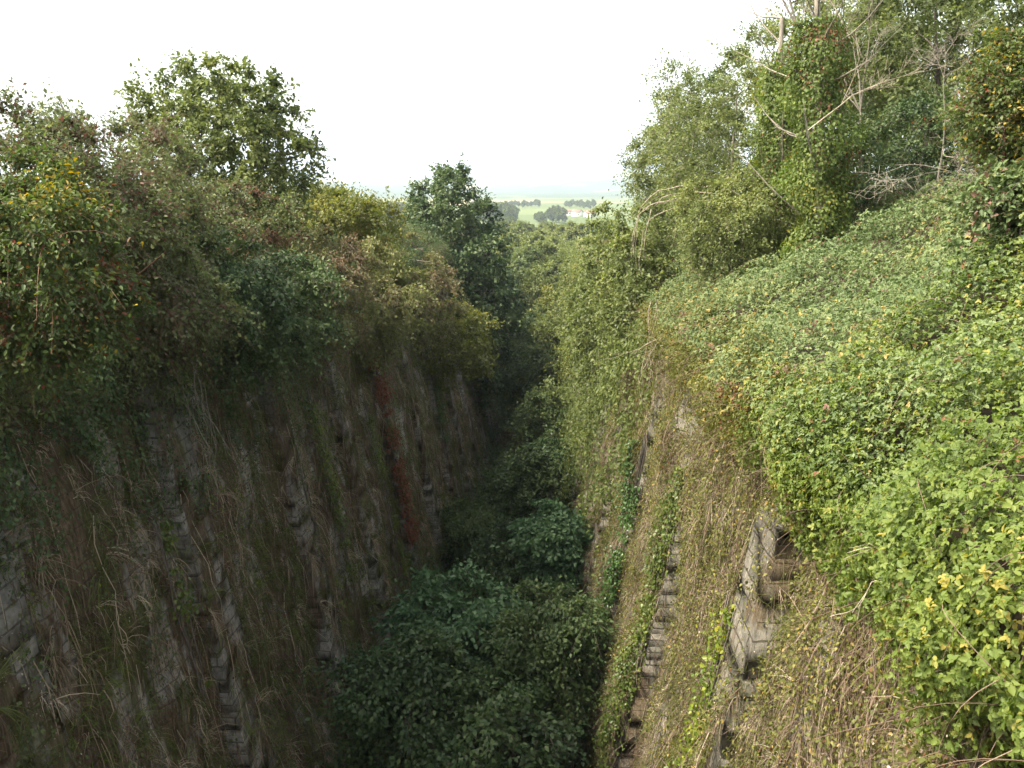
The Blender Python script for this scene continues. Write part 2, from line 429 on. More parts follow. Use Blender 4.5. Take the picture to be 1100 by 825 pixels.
def far_z(x, y):
    P = np.stack([x, y, np.zeros_like(x)], -1)
    z = -6.0 + 3.5 * (fbm(P, 1 / 260., 3) - 0.5) * smooth(150, 500, y)
    z = z - 7 * smooth(300, 900, y) + 10 * smooth(700, 1700, y)
    hill = fbm(P * np.array([2.6, 1.0, 1.0]), 1 / 1500., 21, 4)
    z = z + smooth(2300, 4200, y) * (20 + 110 * np.clip(hill - 0.30, 0, 1) * 1.6)
    z = z + smooth(5000, 8500, y) * (95 + 170 * np.clip(fbm(P * np.array([2.4, 1.0, 1.0]), 1 / 2600., 33, 4) - 0.25, 0, 1))
    return z

def near_z(x, y):
    top = floor_z(y) + T_TOP
    P = np.stack([x, y, np.zeros_like(x)], -1)
    n = (fbm(P, 0.35, 8) - 0.5) * 0.7
    zl = top + (T_LEFT - T_TOP) + 0.25 + n * 0.5 + 0.10 * np.clip(-8.5 - x, 0, 8)
    zr = top + 0.1 + np.interp(x, [4.4, 5.5, 8.0, 14, 40], [0.0, 0.2, 1.7, 2.4, 4.2]) + n * 0.5
    z = np.where(x <= -8.5, zl, np.where(x >= 4.45, zr, floor_z(y) + dip(y) + n * 0.3))
    return z

def ground_z(x, y):
    b = smooth(112, 150, y)
    return near_z(x, y) * (1 - b) + far_z(x, y) * b

xs = np.concatenate([-np.geomspace(9000, 40, 40), [-32, -26, -21, -17, -14, -12, -10.5, -9.3, -8.55, -8.4, -6.5, -4, -1.5, 1, 3, 4.3, 4.5, 5, 5.6, 6.2, 7, 8, 9.5, 11.5, 14, 18, 24, 31], np.geomspace(40, 9000, 40)])
ys_ = np.concatenate([np.arange(-60, 130, 2.0), np.geomspace(130, 14000, 110)])
Xg, Yg = np.meshgrid(xs, ys_, indexing='ij')
Zg = ground_z(Xg.ravel(), Yg.ravel())
n, k = Xg.shape
i, j = np.meshgrid(np.arange(n - 1), np.arange(k - 1), indexing='ij')
a = i * k + j

def ground_mat():
    m, N, Lk = new_mat("ground")
    tc = N.new("ShaderNodeTexCoord")
    sx = N.new("ShaderNodeSeparateXYZ"); Lk.new(tc.outputs['Object'], sx.inputs[0])
    n1 = N.new("ShaderNodeTexNoise"); n1.inputs['Scale'].default_value = 1.5; n1.inputs['Detail'].default_value = 6
    Lk.new(tc.outputs['Object'], n1.inputs['Vector'])
    near = ramp_node(N, [(0.3, (0.022, 0.017, 0.010)), (0.7, (0.055, 0.048, 0.024))]); Lk.new(n1.outputs[0], near.inputs[0])
    mp = N.new("ShaderNodeMapping"); mp.inputs['Scale'].default_value = (1 / 130., 1 / 200., 0); mp.inputs['Rotation'].default_value = (0, 0, 0.4)
    Lk.new(tc.outputs['Object'], mp.inputs[0])
    vo = N.new("ShaderNodeTexVoronoi"); vo.inputs['Scale'].default_value = 1.0; Lk.new(mp.outputs[0], vo.inputs['Vector'])
    sp = N.new("ShaderNodeSeparateColor"); Lk.new(vo.outputs['Color'], sp.inputs[0])
    fields = ramp_node(N, [(0.0, (0.075, 0.10, 0.035)), (0.3, (0.10, 0.125, 0.045)), (0.5, (0.15, 0.15, 0.065)), (0.7, (0.19, 0.17, 0.085)), (0.86, (0.085, 0.11, 0.04)), (1.0, (0.13, 0.14, 0.055))])
    fields.color_ramp.interpolation = 'CONSTANT'
    Lk.new(sp.outputs[0], fields.inputs[0])
    # woods and hedges on the far hills
    mp2 = N.new("ShaderNodeMapping"); mp2.inputs['Scale'].default_value = (1 / 420., 1 / 900., 0); Lk.new(tc.outputs['Object'], mp2.inputs[0])
    n2 = N.new("ShaderNodeTexNoise"); n2.inputs['Scale'].default_value = 1.0; n2.inputs['Detail'].default_value = 5; Lk.new(mp2.outputs[0], n2.inputs['Vector'])
    rw = ramp_node(N, [(0.40, (0, 0, 0)), (0.43, (1, 1, 1))]); Lk.new(n2.outputs[0], rw.inputs[0])
    mr = N.new("ShaderNodeMapRange"); mr.inputs[1].default_value = 1900; mr.inputs[2].default_value = 2700; Lk.new(sx.outputs['Y'], mr.inputs[0])
    ml = N.new("ShaderNodeMath"); ml.operation = 'MULTIPLY'; Lk.new(rw.outputs[0], ml.inputs[0]); Lk.new(mr.outputs[0], ml.inputs[1])
    mw = N.new("ShaderNodeMix"); mw.data_type = 'RGBA'; Lk.new(ml.outputs[0], mw.inputs[0]); Lk.new(fields.outputs[0], mw.inputs[6]); mw.inputs[7].default_value = (0.035, 0.055, 0.025, 1)
    mr2 = N.new("ShaderNodeMapRange"); mr2.inputs[1].default_value = 380; mr2.inputs[2].default_value = 480; Lk.new(sx.outputs['Y'], mr2.inputs[0])
    mx = N.new("ShaderNodeMix"); mx.data_type = 'RGBA'; Lk.new(mr2.outputs[0], mx.inputs[0]); Lk.new(near.outputs[0], mx.inputs[6]); Lk.new(mw.outputs[2], mx.inputs[7])
    p = N.new("ShaderNodeBsdfPrincipled"); p.inputs['Roughness'].default_value = 1.0; p.inputs['Specular IOR Level'].default_value = 0.1
    o = N.new("ShaderNodeOutputMaterial"); Lk.new(mx.outputs[2], p.inputs['Base Color']); Lk.new(p.outputs[0], o.inputs[0])
    return m
go = link_mesh("ground", np.stack([Xg.ravel(), Yg.ravel(), Zg], -1), np.stack([a, a + k, a + k + 1, a + 1], -1).reshape(-1, 4), ground_mat(), None, None, True)
go["kind"] = "structure"

# ------------------------------------------------------------------ haze
def make_haze(density):
    x0, x1, y0, y1, z0, z1 = -9500, 9500, -80, 14500, -40, 330
    V = [(x, y, z) for x in (x0, x1) for y in (y0, y1) for z in (z0, z1)]
    F = [(0, 1, 3, 2), (4, 6, 7, 5), (0, 4, 5, 1), (2, 3, 7, 6), (0, 2, 6, 4), (1, 5, 7, 3)]
    m, N, Lk = new_mat("haze_air")
    v = N.new("ShaderNodeVolumePrincipled")
    v.inputs['Color'].default_value = (0.70, 0.81, 1.0, 1)
    v.inputs['Density'].default_value = density
    v.inputs['Anisotropy'].default_value = 0.2
    o = N.new("ShaderNodeOutputMaterial"); Lk.new(v.outputs[0], o.inputs['Volume'])
    h = link_mesh("haze", np.array(V, float), np.array(F), m)
    tag(h, "thin pale haze that turns the far hills blue", "haze", kind="stuff")
make_haze(0.00016)

# ------------------------------------------------------------------ plants
def make_plant(name, label, cat, base, center, radii, leafmat, barkmat, seed, clumps=50, clump_r=0.6, twigs=10,
               lpt=14, leaf=0.06, W=0.6, lod=1, droop=0.3, up=0.25, shell=0.5, cone=0.0, group=None, trunk_r=0.12,
               parts=("trunk", "crown"), tint_scale=0.6, stems=1, lean=0.0, spread=0.13, tgain=1.0, tbias=0.0, twig_r=0.006, lobes=0.45, flat=1.0):
    twigs = int(round(twigs * 1.25)); lpt = int(round(lpt * 1.7)); leaf = leaf * 1.18
    rng = np.random.default_rng(seed)
    base = np.asarray(base, float); C = np.asarray(center, float); radii = np.asarray(radii, float)
    root = empty(name, base, label, cat, group)
    d = norm(rng.normal(size=(clumps * 3, 3)))
    q = vnoise(d + seed, 1.6, seed) 
    rr = rng.uniform(0, 1, len(d)) ** (1 / (3 + 6 * shell)) * (1 - lobes + 2 * lobes * q * 0.9)
    cc = d * rr[:, None]
    if cone:
        hh = (cc[:, 2] + 1) / 2
        cc[:, :2] *= np.clip(1.15 - cone * hh, 0.08, 2)[:, None]
    # blue-noise thinning: keep spread-out clumps
    keep = [0]
    Cw = cc * radii
    dm = np.linalg.norm(Cw - Cw[0], axis=1)
    while len(keep) < clumps:
        c = int(np.argmax(dm * rng.uniform(0.6, 1, len(dm)))); keep.append(c)
        dm = np.minimum(dm, np.linalg.norm(Cw - Cw[c], axis=1))
    CL = C + Cw[keep]
    outw = norm(Cw[keep] / radii)
    # skeleton
    wood = Geo()
    sk, skr = [], []
    for s in range(stems):
        off = rng.normal(size=3) * np.array([1, 1, 0]) * (0.25 * radii[0] if stems > 1 else 0.0)
        b = base + off * 0.5 + np.array([0, 0, -0.3])
        top = C + np.array([0, 0, radii[2] * (0.55 if not cone else 0.85)]) + off * 1.6
        tt = np.linspace(0, 1, 9)[:, None]
        wob = np.cumsum(rng.normal(size=(9, 3)) * 0.035, 0) * radii[0] * tt
        path = b + (top - b) * tt + wob + np.array([0, 0, 0])
        rad = trunk_r / math.sqrt(stems) * (1.05 - 0.9 * tt[:, 0])
        v, f = tubes(path[None], rad[None], 7); wood.add(v, f)
        sk += list(path[2:]); skr += list(rad[2:])
    order = np.argsort(np.min(np.linalg.norm(CL[:, None, :2] - np.array(sk)[None, :, :2], axis=2), 1))
    LP, LR = [], []
    for c in order:
        S = np.array(sk); dv = CL[c] - S; dist = np.linalg.norm(dv, axis=1)
        cost = dist + np.clip(0.25 * dist - dv[:, 2], 0, None) * 0.8
        kx = int(np.argmin(cost)); p0 = S[kx]; L = dist[kx]
        mid = (p0 + CL[c]) / 2 + np.array([0, 0, 0.12 * L]) + rng.normal(size=3) * 0.08 * L
        t = np.linspace(0, 1, 5)[:, None]
        pth = (1 - t) ** 2 * p0 + 2 * t * (1 - t) * mid + t * t * CL[c]
        r0 = min(skr[kx] * 0.75, 0.014 * L + 0.012 + trunk_r * 0.05)
        LP.append(pth); LR.append(np.linspace(r0, r0 * 0.35, 5))
        sk += list(pth[1:]); skr += list(LR[-1][1:])
    v, f = tubes(np.array(LP), np.array(LR), 5); wood.add(v, f)
    # twigs
    n = len(CL)
    cr = clump_r * rng.uniform(0.65, 1.35, n)
    td = norm(outw[:, None, :] * 0.55 + norm(rng.normal(size=(n, twigs, 3))) * 0.95 + np.array([0, 0, up]))
    td[..., 2] *= flat
    tl = cr[:, None] * rng.uniform(0.5, 1.35, (n, twigs))
    tl[:, 0] *= rng.uniform(1.0, 2.1, n); tl[:, 1] *= rng.uniform(0.8, 1.7, n)
    t = np.linspace(0, 1, 4)
    tp = CL[:, None, None, :] + td[:, :, None, :] * (tl[:, :, None] * t)[..., None]
    tp = tp + np.array([0, 0, -droop]) * (tl[:, :, None] * t ** 2)[..., None]
    tp = tp.reshape(-1, 4, 3); TL = tl.ravel()
    if twig_r > 0:
        v, f = tubes(tp, np.broadcast_to(np.linspace(twig_r, twig_r * 0.3, 4), (len(tp), 4)), 3); wood.add(v, f)
    # leaves
    s = rng.uniform(0.1, 1.0, (len(tp), lpt))
    ss = s * 3; i0 = np.clip(ss.astype(int), 0, 2); fr = (ss - i0)[..., None]
    rows = np.arange(len(tp))[:, None]
    LPs = tp[rows, i0] * (1 - fr) + tp[rows, i0 + 1] * fr
    tdir = norm(tp[:, 3] - tp[:, 0])
    LPs = LPs + rng.normal(size=LPs.shape) * (spread * np.minimum(TL, np.repeat(cr, twigs)))[:, None, None]
    P = LPs.reshape(-1, 3)
    Dd = np.repeat(tdir, lpt, 0) * 0.6 + rng.normal(size=P.shape) * 0.6 + np.array([0, 0, -0.3])
    Nn = rng.normal(size=P.shape) * 0.55 + np.array([0, 0, 0.8]) + np.repeat(np.repeat(outw, twigs, 0), lpt, 0) * 0.35
    Ls = leaf * rng.uniform(0.6, 1.3, len(P))
    V, F, m = leaf_quads(P, Dd, Nn, Ls, W, lod)
    tint = 0.5 + tgain * (1.0 * (fbm(P + seed * 3.1, tint_scale, 2) - 0.5) + 0.22 * rng.normal(size=len(P)) + np.repeat(rng.normal(size=n) * 0.13, twigs * lpt)) + tbias
    lv = Geo(); lv.add(V, F, np.repeat(np.clip(tint, 0, 1), m))
    wood.build(parts[0], barkmat, root, True)
    lv.build(parts[1], leafmat, root)
    return root

SH = ("stems", "foliage")

def gz(x, y): return float(ground_z(np.array([float(x)]), np.array([float(y)]))[0])

def px_plant(name, label, cat, px, ytop, ybot, hw, Z, leafmat, barkmat, seed, base=None, depth=None, full=False, **kw):
    """crown spans ytop..ybot in the photograph at Z metres; stands on the bank behind the wall edge"""
    top, bot = at(px, ytop, Z), at(px, ybot, Z)
    rz = (top[2] - bot[2]) / 2; C = (top + bot) / 2
    rx = hw / FPX * Z
    ry = depth or rx
    if base is None:
        bx = min(C[0], -8.7) if C[0] < 0 else max(C[0], 4.7)
        base = (bx, Z, gz(bx, Z))
    return make_plant(name, label, cat, base, C, (rx, ry, rz), leafmat, barkmat, seed, **kw)

GL = "shrubs on the bank above the shaded wall"
sp = lambda **k: k
# --- shrubs and trees above the left wall
px_plant("autumn_shrub", "orange and yellow leaved shrub overhanging the shaded wall, nearest the camera", "shrub", 25, 185, 385, 92, 10.8, M['autumn'], M['red_twig'], 11,
         parts=SH, group=GL, clumps=70, clump_r=0.40, twigs=11, lpt=22, leaf=0.055, droop=0.5, stems=4, trunk_r=0.10, tgain=0.9, tbias=0.0, lod=0)
px_plant("hawthorn_shrub", "tall red-tinged twiggy shrub rising behind the orange leaved shrub", "shrub", 50, 118, 320, 105, 14.5, M['purple'], M['red_twig'], 12,
         parts=SH, group=GL, clumps=90, clump_r=0.5, twigs=11, lpt=14, leaf=0.065, up=0.5, droop=0.2, stems=4, trunk_r=0.12, tgain=1.3, tbias=0.08)
px_plant("hawthorn_shrub", "olive brown shrub between the red-tinged shrub and the tall leafy tree", "shrub", 140, 140, 350, 85, 18, M['olive'], M['red_twig'], 13,
         parts=SH, group=GL, clumps=85, clump_r=0.55, twigs=11, lpt=14, leaf=0.072, up=0.4, droop=0.2, stems=4, trunk_r=0.12, tgain=1.2)
px_plant("hawthorn_shrub", "low brownish shrub hanging over the wall under the olive brown shrub", "shrub", 150, 235, 385, 85, 15.5, M['olive'], M['red_twig'], 14,
         parts=SH, group=GL, clumps=70, clump_r=0.45, twigs=11, lpt=14, leaf=0.065, droop=0.7, stems=4, trunk_r=0.1, tgain=1.3, tbias=0.05)
px_plant("leafy_tree", "tall broadleaved tree standing highest against the sky above the shaded wall", "tree", 232, 68, 270, 90, 27, M['light'], M['bark'], 15,
         clumps=150, clump_r=0.6, twigs=9, lpt=11, leaf=0.105, W=0.7, lod=0, up=0.35, shell=0.15, trunk_r=0.14, tbias=-0.1, lobes=0.38)
px_plant("overhanging_bush", "dark green bush drooping far down the shaded wall below the tall tree", "bush", 262, 250, 412, 80, 19.5, M['dark'], M['bark'], 16,
         parts=SH, group=GL, clumps=85, clump_r=0.5, twigs=11, lpt=16, leaf=0.078, droop=0.6, stems=3, trunk_r=0.1, tbias=0.2, flat=0.7)
px_plant("hawthorn_shrub", "red-brown twiggy shrub in front of the tall leafy tree's trunk", "shrub", 235, 185, 330, 95, 22, M['purple'], M['red_twig'], 17,
         parts=SH, group=GL, clumps=75, clump_r=0.55, twigs=12, lpt=13, leaf=0.072, droop=0.3, stems=4, trunk_r=0.1, tgain=1.2, flat=0.6)
px_plant("young_tree", "yellow-green bushy tree catching the sun behind the straw coloured shrubs", "tree", 355, 196, 310, 62, 36, M['yellowgreen'], M['bark'], 18,
         clumps=95, clump_r=0.75, twigs=11, lpt=17, leaf=0.11, up=0.4, trunk_r=0.12)
px_plant("dry_shrub", "straw coloured dry shrub hanging over the shaded wall left of the red ivy", "shrub", 335, 250, 380, 62, 26, M['straw'], M['grey_bark'], 19,
         parts=SH, group=GL, clumps=75, clump_r=0.55, twigs=11, lpt=14, leaf=0.08, droop=0.7, stems=4, trunk_r=0.09, tgain=1.2)
px_plant("dry_shrub", "olive and straw coloured shrub on the wall edge above the red ivy", "shrub", 398, 262, 380, 55, 33, M['straw'], M['grey_bark'], 20,
         parts=SH, group=GL, clumps=70, clump_r=0.6, twigs=11, lpt=13, leaf=0.10, droop=0.6, stems=4, trunk_r=0.09, tgain=1.1, tbias=0.3)
px_plant("dry_shrub", "rust brown shrub in front of the dark conical tree", "shrub", 448, 262, 370, 42, 45, M['straw'], M['grey_bark'], 21,
         parts=SH, group=GL, clumps=50, clump_r=0.6, twigs=11, lpt=13, leaf=0.11, droop=0.7, stems=4, trunk_r=0.09, tgain=1.0, tbias=-0.1)
px_plant("overhanging_bush", "light yellow-green sprays overhanging the wall below the dark conical tree", "bush", 480, 320, 415, 48, 48, M['yellowgreen'], M['bark'], 22,
         parts=SH, group=GL, clumps=60, clump_r=0.8, twigs=10, lpt=13, leaf=0.14, droop=0.3, stems=3, trunk_r=0.09, flat=0.6, tbias=-0.1)
px_plant("conical_tree", "dark green conical tree standing alone in front of the hazy fields", "tree", 477, 178, 450, 96, 66, M['dark'], M['bark'], 23,
         clumps=330, clump_r=1.1, twigs=11, lpt=13, leaf=0.21, W=0.65, up=0.35, cone=0.62, trunk_r=0.22, shell=0.1, tbias=0.2, lobes=0.16)
px_plant("overhanging_bush", "dark bush on the edge of the shaded wall, right of the dark conical tree", "bush", 532, 318, 425, 40, 84, M['dark'], M['bark'], 24,
         parts=SH, group=GL, clumps=70, clump_r=1.0, twigs=11, lpt=16, leaf=0.14, droop=0.5, stems=3, trunk_r=0.12, tbias=0.1)

# --- trees on the floor of the cutting
GF = "trees growing on the floor of the cutting"
def floor_tree(label, px, ytop, hw, Z, mat, seed, rz=None, **kw):
    top = at(px, ytop, Z)
    fz = float(floor_z(Z) + dip(Z)); H = top[2] - fz
    rx = hw / FPX * Z
    rzv = rz or min(H * 0.42, rx * 1.3)
    C = np.array([top[0], Z, top[2] - rzv])
    make_plant("cutting_tree", label, "tree", (min(max(top[0], -3.8), 0.0), Z, fz), C, (rx, rx, rzv), mat, M['bark'], seed, group=GF, **kw)
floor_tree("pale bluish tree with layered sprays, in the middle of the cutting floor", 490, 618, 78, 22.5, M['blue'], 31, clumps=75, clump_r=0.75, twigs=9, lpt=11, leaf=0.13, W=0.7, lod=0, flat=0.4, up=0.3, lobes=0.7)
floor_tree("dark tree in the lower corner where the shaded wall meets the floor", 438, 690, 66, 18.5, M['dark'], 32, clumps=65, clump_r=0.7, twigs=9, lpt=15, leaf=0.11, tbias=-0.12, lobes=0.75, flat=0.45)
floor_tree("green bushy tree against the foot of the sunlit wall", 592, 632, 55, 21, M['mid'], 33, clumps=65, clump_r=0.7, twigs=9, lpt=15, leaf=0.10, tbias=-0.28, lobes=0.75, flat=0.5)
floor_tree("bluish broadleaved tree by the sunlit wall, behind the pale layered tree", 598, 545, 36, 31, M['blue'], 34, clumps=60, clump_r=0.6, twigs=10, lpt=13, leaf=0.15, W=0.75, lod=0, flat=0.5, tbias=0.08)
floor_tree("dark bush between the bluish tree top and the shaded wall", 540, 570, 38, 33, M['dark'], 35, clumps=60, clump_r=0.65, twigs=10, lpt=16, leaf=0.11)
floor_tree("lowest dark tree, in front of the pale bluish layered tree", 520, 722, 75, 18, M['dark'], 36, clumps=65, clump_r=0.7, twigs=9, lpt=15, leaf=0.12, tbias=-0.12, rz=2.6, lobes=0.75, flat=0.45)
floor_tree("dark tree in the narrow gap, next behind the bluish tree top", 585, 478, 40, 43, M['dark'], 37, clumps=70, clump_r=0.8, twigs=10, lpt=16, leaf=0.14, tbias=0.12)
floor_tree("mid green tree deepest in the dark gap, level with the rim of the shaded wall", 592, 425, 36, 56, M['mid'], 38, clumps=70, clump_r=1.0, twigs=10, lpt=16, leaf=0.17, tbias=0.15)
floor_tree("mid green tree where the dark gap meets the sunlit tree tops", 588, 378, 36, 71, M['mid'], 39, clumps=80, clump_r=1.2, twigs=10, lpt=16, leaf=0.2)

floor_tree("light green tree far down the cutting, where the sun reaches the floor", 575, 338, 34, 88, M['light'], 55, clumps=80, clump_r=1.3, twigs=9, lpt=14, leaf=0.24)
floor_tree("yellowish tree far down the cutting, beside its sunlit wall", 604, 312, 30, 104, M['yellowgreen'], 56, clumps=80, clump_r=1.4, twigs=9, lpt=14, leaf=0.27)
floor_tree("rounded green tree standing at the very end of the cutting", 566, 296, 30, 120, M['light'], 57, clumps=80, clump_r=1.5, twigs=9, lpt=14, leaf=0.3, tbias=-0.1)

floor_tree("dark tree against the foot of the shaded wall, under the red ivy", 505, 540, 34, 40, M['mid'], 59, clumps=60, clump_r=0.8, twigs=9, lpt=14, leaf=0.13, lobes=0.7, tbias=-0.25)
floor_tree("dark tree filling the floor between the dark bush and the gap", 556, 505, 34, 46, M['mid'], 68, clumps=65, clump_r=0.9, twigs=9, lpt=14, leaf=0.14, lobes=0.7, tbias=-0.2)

# --- beyond the cutting: a sunlit wood (a few crowns, then copies)
GW = "trees of the wood beyond the cutting"
protos = []
WL = ["rounded mid green tree in the sunlit wood beyond the cutting", "yellowish green tree in the sunlit wood beyond the cutting", "darker green tree in the sunlit wood beyond the cutting"]
spots = []
rng = np.random.default_rng(5)
for Z, lo, hi, stp in ((152, 525, 655, 20), (175, 520, 660, 22), (200, 515, 660, 21), (245, 510, 660, 20), (300, 500, 660, 17), (370, 400, 660, 14)):
    for px in np.arange(lo, hi, stp):
        z = Z * rng.uniform(0.95, 1.05)
        spots.append((at(px + rng.uniform(-8, 8), 240, z)[0], z))
for k_, (sx_, sy_) in enumerate(spots):
    kind = [0, 1, 2, 0, 1][int(rng.integers(0, 5))] if k_ > 2 else k_
    gzv = gz(sx_, sy_)
    h = (12.5 if sy_ < 260 else 10.5 if sy_ < 330 else 8.5) + rng.uniform(-1.2, 1.2)
    if k_ < 3:
        H = 12.0; rx = 4.6
        o = make_plant("wood_tree", WL[k_], "tree", (sx_, sy_, gzv), (sx_, sy_, gzv + H * 0.6), (rx, rx, H * 0.40), M[['light', 'light', 'mid'][k_]], M['bark'], 60 + k_,
                       clumps=80, clump_r=1.15, twigs=9, lpt=14, leaf=0.34, W=0.7, trunk_r=0.2, group=GW, twig_r=0.0, tbias=[0.1, 0.35, 0.4][k_], lobes=0.6)
        # rebuild parts in local coordinates so that copies can stand anywhere
        for ch in o.children:
            ch.data.transform(Matrix.Translation((-sx_, -sy_, -gzv))); ch.matrix_parent_inverse = Matrix.Identity(4)
        protos.append(o)
    else:
        s = h / 12.0
        copy_tree(protos[kind], (sx_, sy_, gzv), rng.uniform(0, 6.28), (s * rng.uniform(.85, 1.15), s * rng.uniform(.85, 1.15), s), WL[kind])

# far groves and hedgerow trees on the fields
GG = "trees in the hazy groves between the fields"
def grove(px0, px1, Z, n, hpx, label, dz=60, kind=2):
    for q in range(n):
        z = Z + rng.uniform(-dz, dz)
        p = at(px0 + (px1 - px0) * (q + rng.uniform(0.1, 0.9)) / n, 220, z)
        s = hpx / FPX * Z / 12.0 * rng.uniform(0.8, 1.1)
        c = copy_tree(protos[kind], (p[0], z, gz(p[0], z)), rng.uniform(0, 6.28), (s * 0.9, s * 0.9, s), label)
        c["group"] = GG
grove(508, 552, 800, 12, 22, "blue-green tree of the dense grove right of the dark conical tree, far off in haze")
grove(396, 440, 760, 12, 22, "blue-green tree of the hazy grove left of the dark conical tree")
grove(525, 552, 620, 5, 13, "small hedgerow tree at the near edge of the pale field")
grove(576, 584, 820, 3, 13, "tree of the small clump on the pale field")
grove(590, 606, 850, 5, 16, "tree of the clump beside the far white houses")
grove(545, 580, 1300, 10, 7, "tiny tree of the farthest hedge, beyond the single small tree")
grove(606, 640, 1250, 9, 8, "tiny tree of the copse behind the far white houses")
grove(553, 556, 1000, 1, 8, "single small tree standing in the pale far field")

# far houses
M['render'] = dull_mat("white_render", [(0.3, (0.70, 0.68, 0.64)), (0.7, (0.82, 0.80, 0.77))], scale=0.5)
M['tiles'] = dull_mat("roof_tiles", [(0.3, (0.14, 0.09, 0.07)), (0.7, (0.22, 0.145, 0.11))], scale=1.0)
M['glass'] = dull_mat("dark_window", [(0.3, (0.03, 0.035, 0.04)), (0.7, (0.05, 0.055, 0.06))], rough=0.2)
def house(label, px, Z, w, d, h, rz):
    p = at(px, 220, Z); b = np.array([p[0], Z, gz(p[0], Z)])
    root = empty("white_house", b, label, "house", "white houses on the far field")
    def part(name, V, F, m, par=root):
        o = link_mesh(name, np.array(V, float), F, m); o.parent = par; return o
    x, y = w / 2, d / 2
    part("wall", [(-x, -y, -1), (x, -y, -1), (x, y, -1), (-x, y, -1), (-x, -y, h), (x, -y, h), (x, y, h), (-x, y, h), (-x, 0, h + d * .3), (x, 0, h + d * .3)],
         [np.array([[0, 1, 5, 4], [1, 2, 6, 5], [2, 3, 7, 6], [3, 0, 4, 7]]), np.array([[4, 8, 7], [5, 6, 9]])], M['render'])
    e, ez, rt = 0.5, h - 0.2, h + d * .3 + 0.12
    part("roof", [(-x - e, -y - e, ez), (x + e, -y - e, ez), (x + e, 0, rt), (-x - e, 0, rt), (-x - e, y + e, ez), (x + e, y + e, ez),
                  (-x - e, -y - e, ez + .25), (x + e, -y - e, ez + .25), (x + e, 0, rt + .25), (-x - e, 0, rt + .25), (-x - e, y + e, ez + .25), (x + e, y + e, ez + .25)],
         np.array([[0, 1, 2, 3], [3, 2, 5, 4], [6, 9, 8, 7], [9, 10, 11, 8], [0, 6, 7, 1], [4, 5, 11, 10], [0, 3, 9, 6], [3, 4, 10, 9], [1, 7, 8, 2], [2, 8, 11, 5]]), M['tiles'])
    for wx in (-x * .55, 0, x * .55):
        part("window", [(wx - .6, -y - .05, 1.0), (wx + .6, -y - .05, 1.0), (wx + .6, -y - .05, 2.4), (wx - .6, -y - .05, 2.4), (wx - .6, -y + .1, 1.0), (wx + .6, -y + .1, 1.0), (wx + .6, -y + .1, 2.4), (wx - .6, -y + .1, 2.4)],
             np.array([[0, 1, 2, 3], [0, 4, 5, 1], [1, 5, 6, 2], [2, 6, 7, 3], [3, 7, 4, 0]]), M['glass'])
    root.rotation_euler = (0, 0, rz)
house("long white house with a brownish tiled roof, rightmost on the far field", 634, 980, 12, 8, 4.2, 0.3)
house("white house with a brown roof between the tree clump and the longest house", 620, 1000, 10, 8, 4.5, -0.4)
house("small white house nearest the tree clump on the far field", 611, 1030, 8, 7, 4.0, 0.2)

# --- right bank: shrubs hanging over the sunlit wall, far to near
GR = "shrubs on the bank above the sunlit wall"
px_plant("overhanging_bush", "pale green bush hanging over the farthest stretch of the sunlit wall", "bush", 632, 268, 400, 34, 88, M['light'], M['bark'], 58,
         parts=SH, group=GR, clumps=90, clump_r=1.2, twigs=9, lpt=13, leaf=0.2, droop=0.5, stems=3, lobes=0.6)
px_plant("overhanging_bush", "light green bush over the sunlit wall, second from its far end", "bush", 648, 255, 430, 40, 62, M['yellowgreen'], M['bark'], 41,
         parts=SH, group=GR, clumps=90, clump_r=1.0, twigs=11, lpt=15, leaf=0.14, droop=0.5, stems=3, tbias=-0.1)
px_plant("overhanging_bush", "leafy bush over the sunlit wall, third from its far end", "bush", 662, 222, 450, 42, 48, M['light'], M['bark'], 42,
         parts=SH, group=GR, clumps=95, clump_r=0.9, twigs=8, lpt=12, leaf=0.16, lobes=0.7, droop=0.6, stems=3, tbias=-0.05)
px_plant("overhanging_bush", "tall light bush hanging like a curtain down the sunlit wall, in front of the wood", "bush", 662, 225, 520, 40, 38, M['light'], M['bark'], 43,
         parts=SH, group=GR, clumps=110, clump_r=0.7, twigs=8, lpt=12, leaf=0.13, lobes=0.7, droop=0.7, stems=4, tbias=-0.08)
px_plant("overhanging_bush", "green bush beside the pale hanging stems on the sunlit wall", "bush", 690, 245, 430, 42, 30, M['light'], M['bark'], 44,
         parts=SH, group=GR, clumps=95, clump_r=0.6, twigs=8, lpt=13, leaf=0.11, lobes=0.7, droop=0.6, stems=4, tbias=0.0)
px_plant("feathery_tree", "feathery light green tree leaning to the open sky, leftmost above the sunlit wall", "tree", 724, 70, 290, 46, 33, M['light'], M['grey_bark'], 45,
         clumps=85, clump_r=0.7, twigs=9, lpt=13, leaf=0.08, up=0.4, trunk_r=0.11, shell=0.2, tbias=0.0, lobes=0.5, group=None)
px_plant("feathery_tree", "taller feathery light green tree behind the pale dead sapling", "tree", 785, 35, 270, 68, 28, M['light'], M['grey_bark'], 46,
         clumps=100, clump_r=0.65, twigs=9, lpt=14, leaf=0.075, up=0.4, trunk_r=0.12, shell=0.2, lobes=0.5)
px_plant("feathery_tree", "dense feathery tree filling the gap behind the pale arching stems", "tree", 745, 105, 300, 55, 37, M['mid'], M['grey_bark'], 53,
         clumps=120, clump_r=0.8, twigs=10, lpt=14, leaf=0.10, up=0.3, trunk_r=0.12, shell=0.2, tbias=0.2)
px_plant("feathery_tree", "pale green tree high behind the tangled bare twigs at the top of the view", "tree", 960, -60, 150, 80, 38, M['light'], M['grey_bark'], 54,
         clumps=120, clump_r=0.85, twigs=10, lpt=14, leaf=0.11, up=0.3, trunk_r=0.14, shell=0.2)
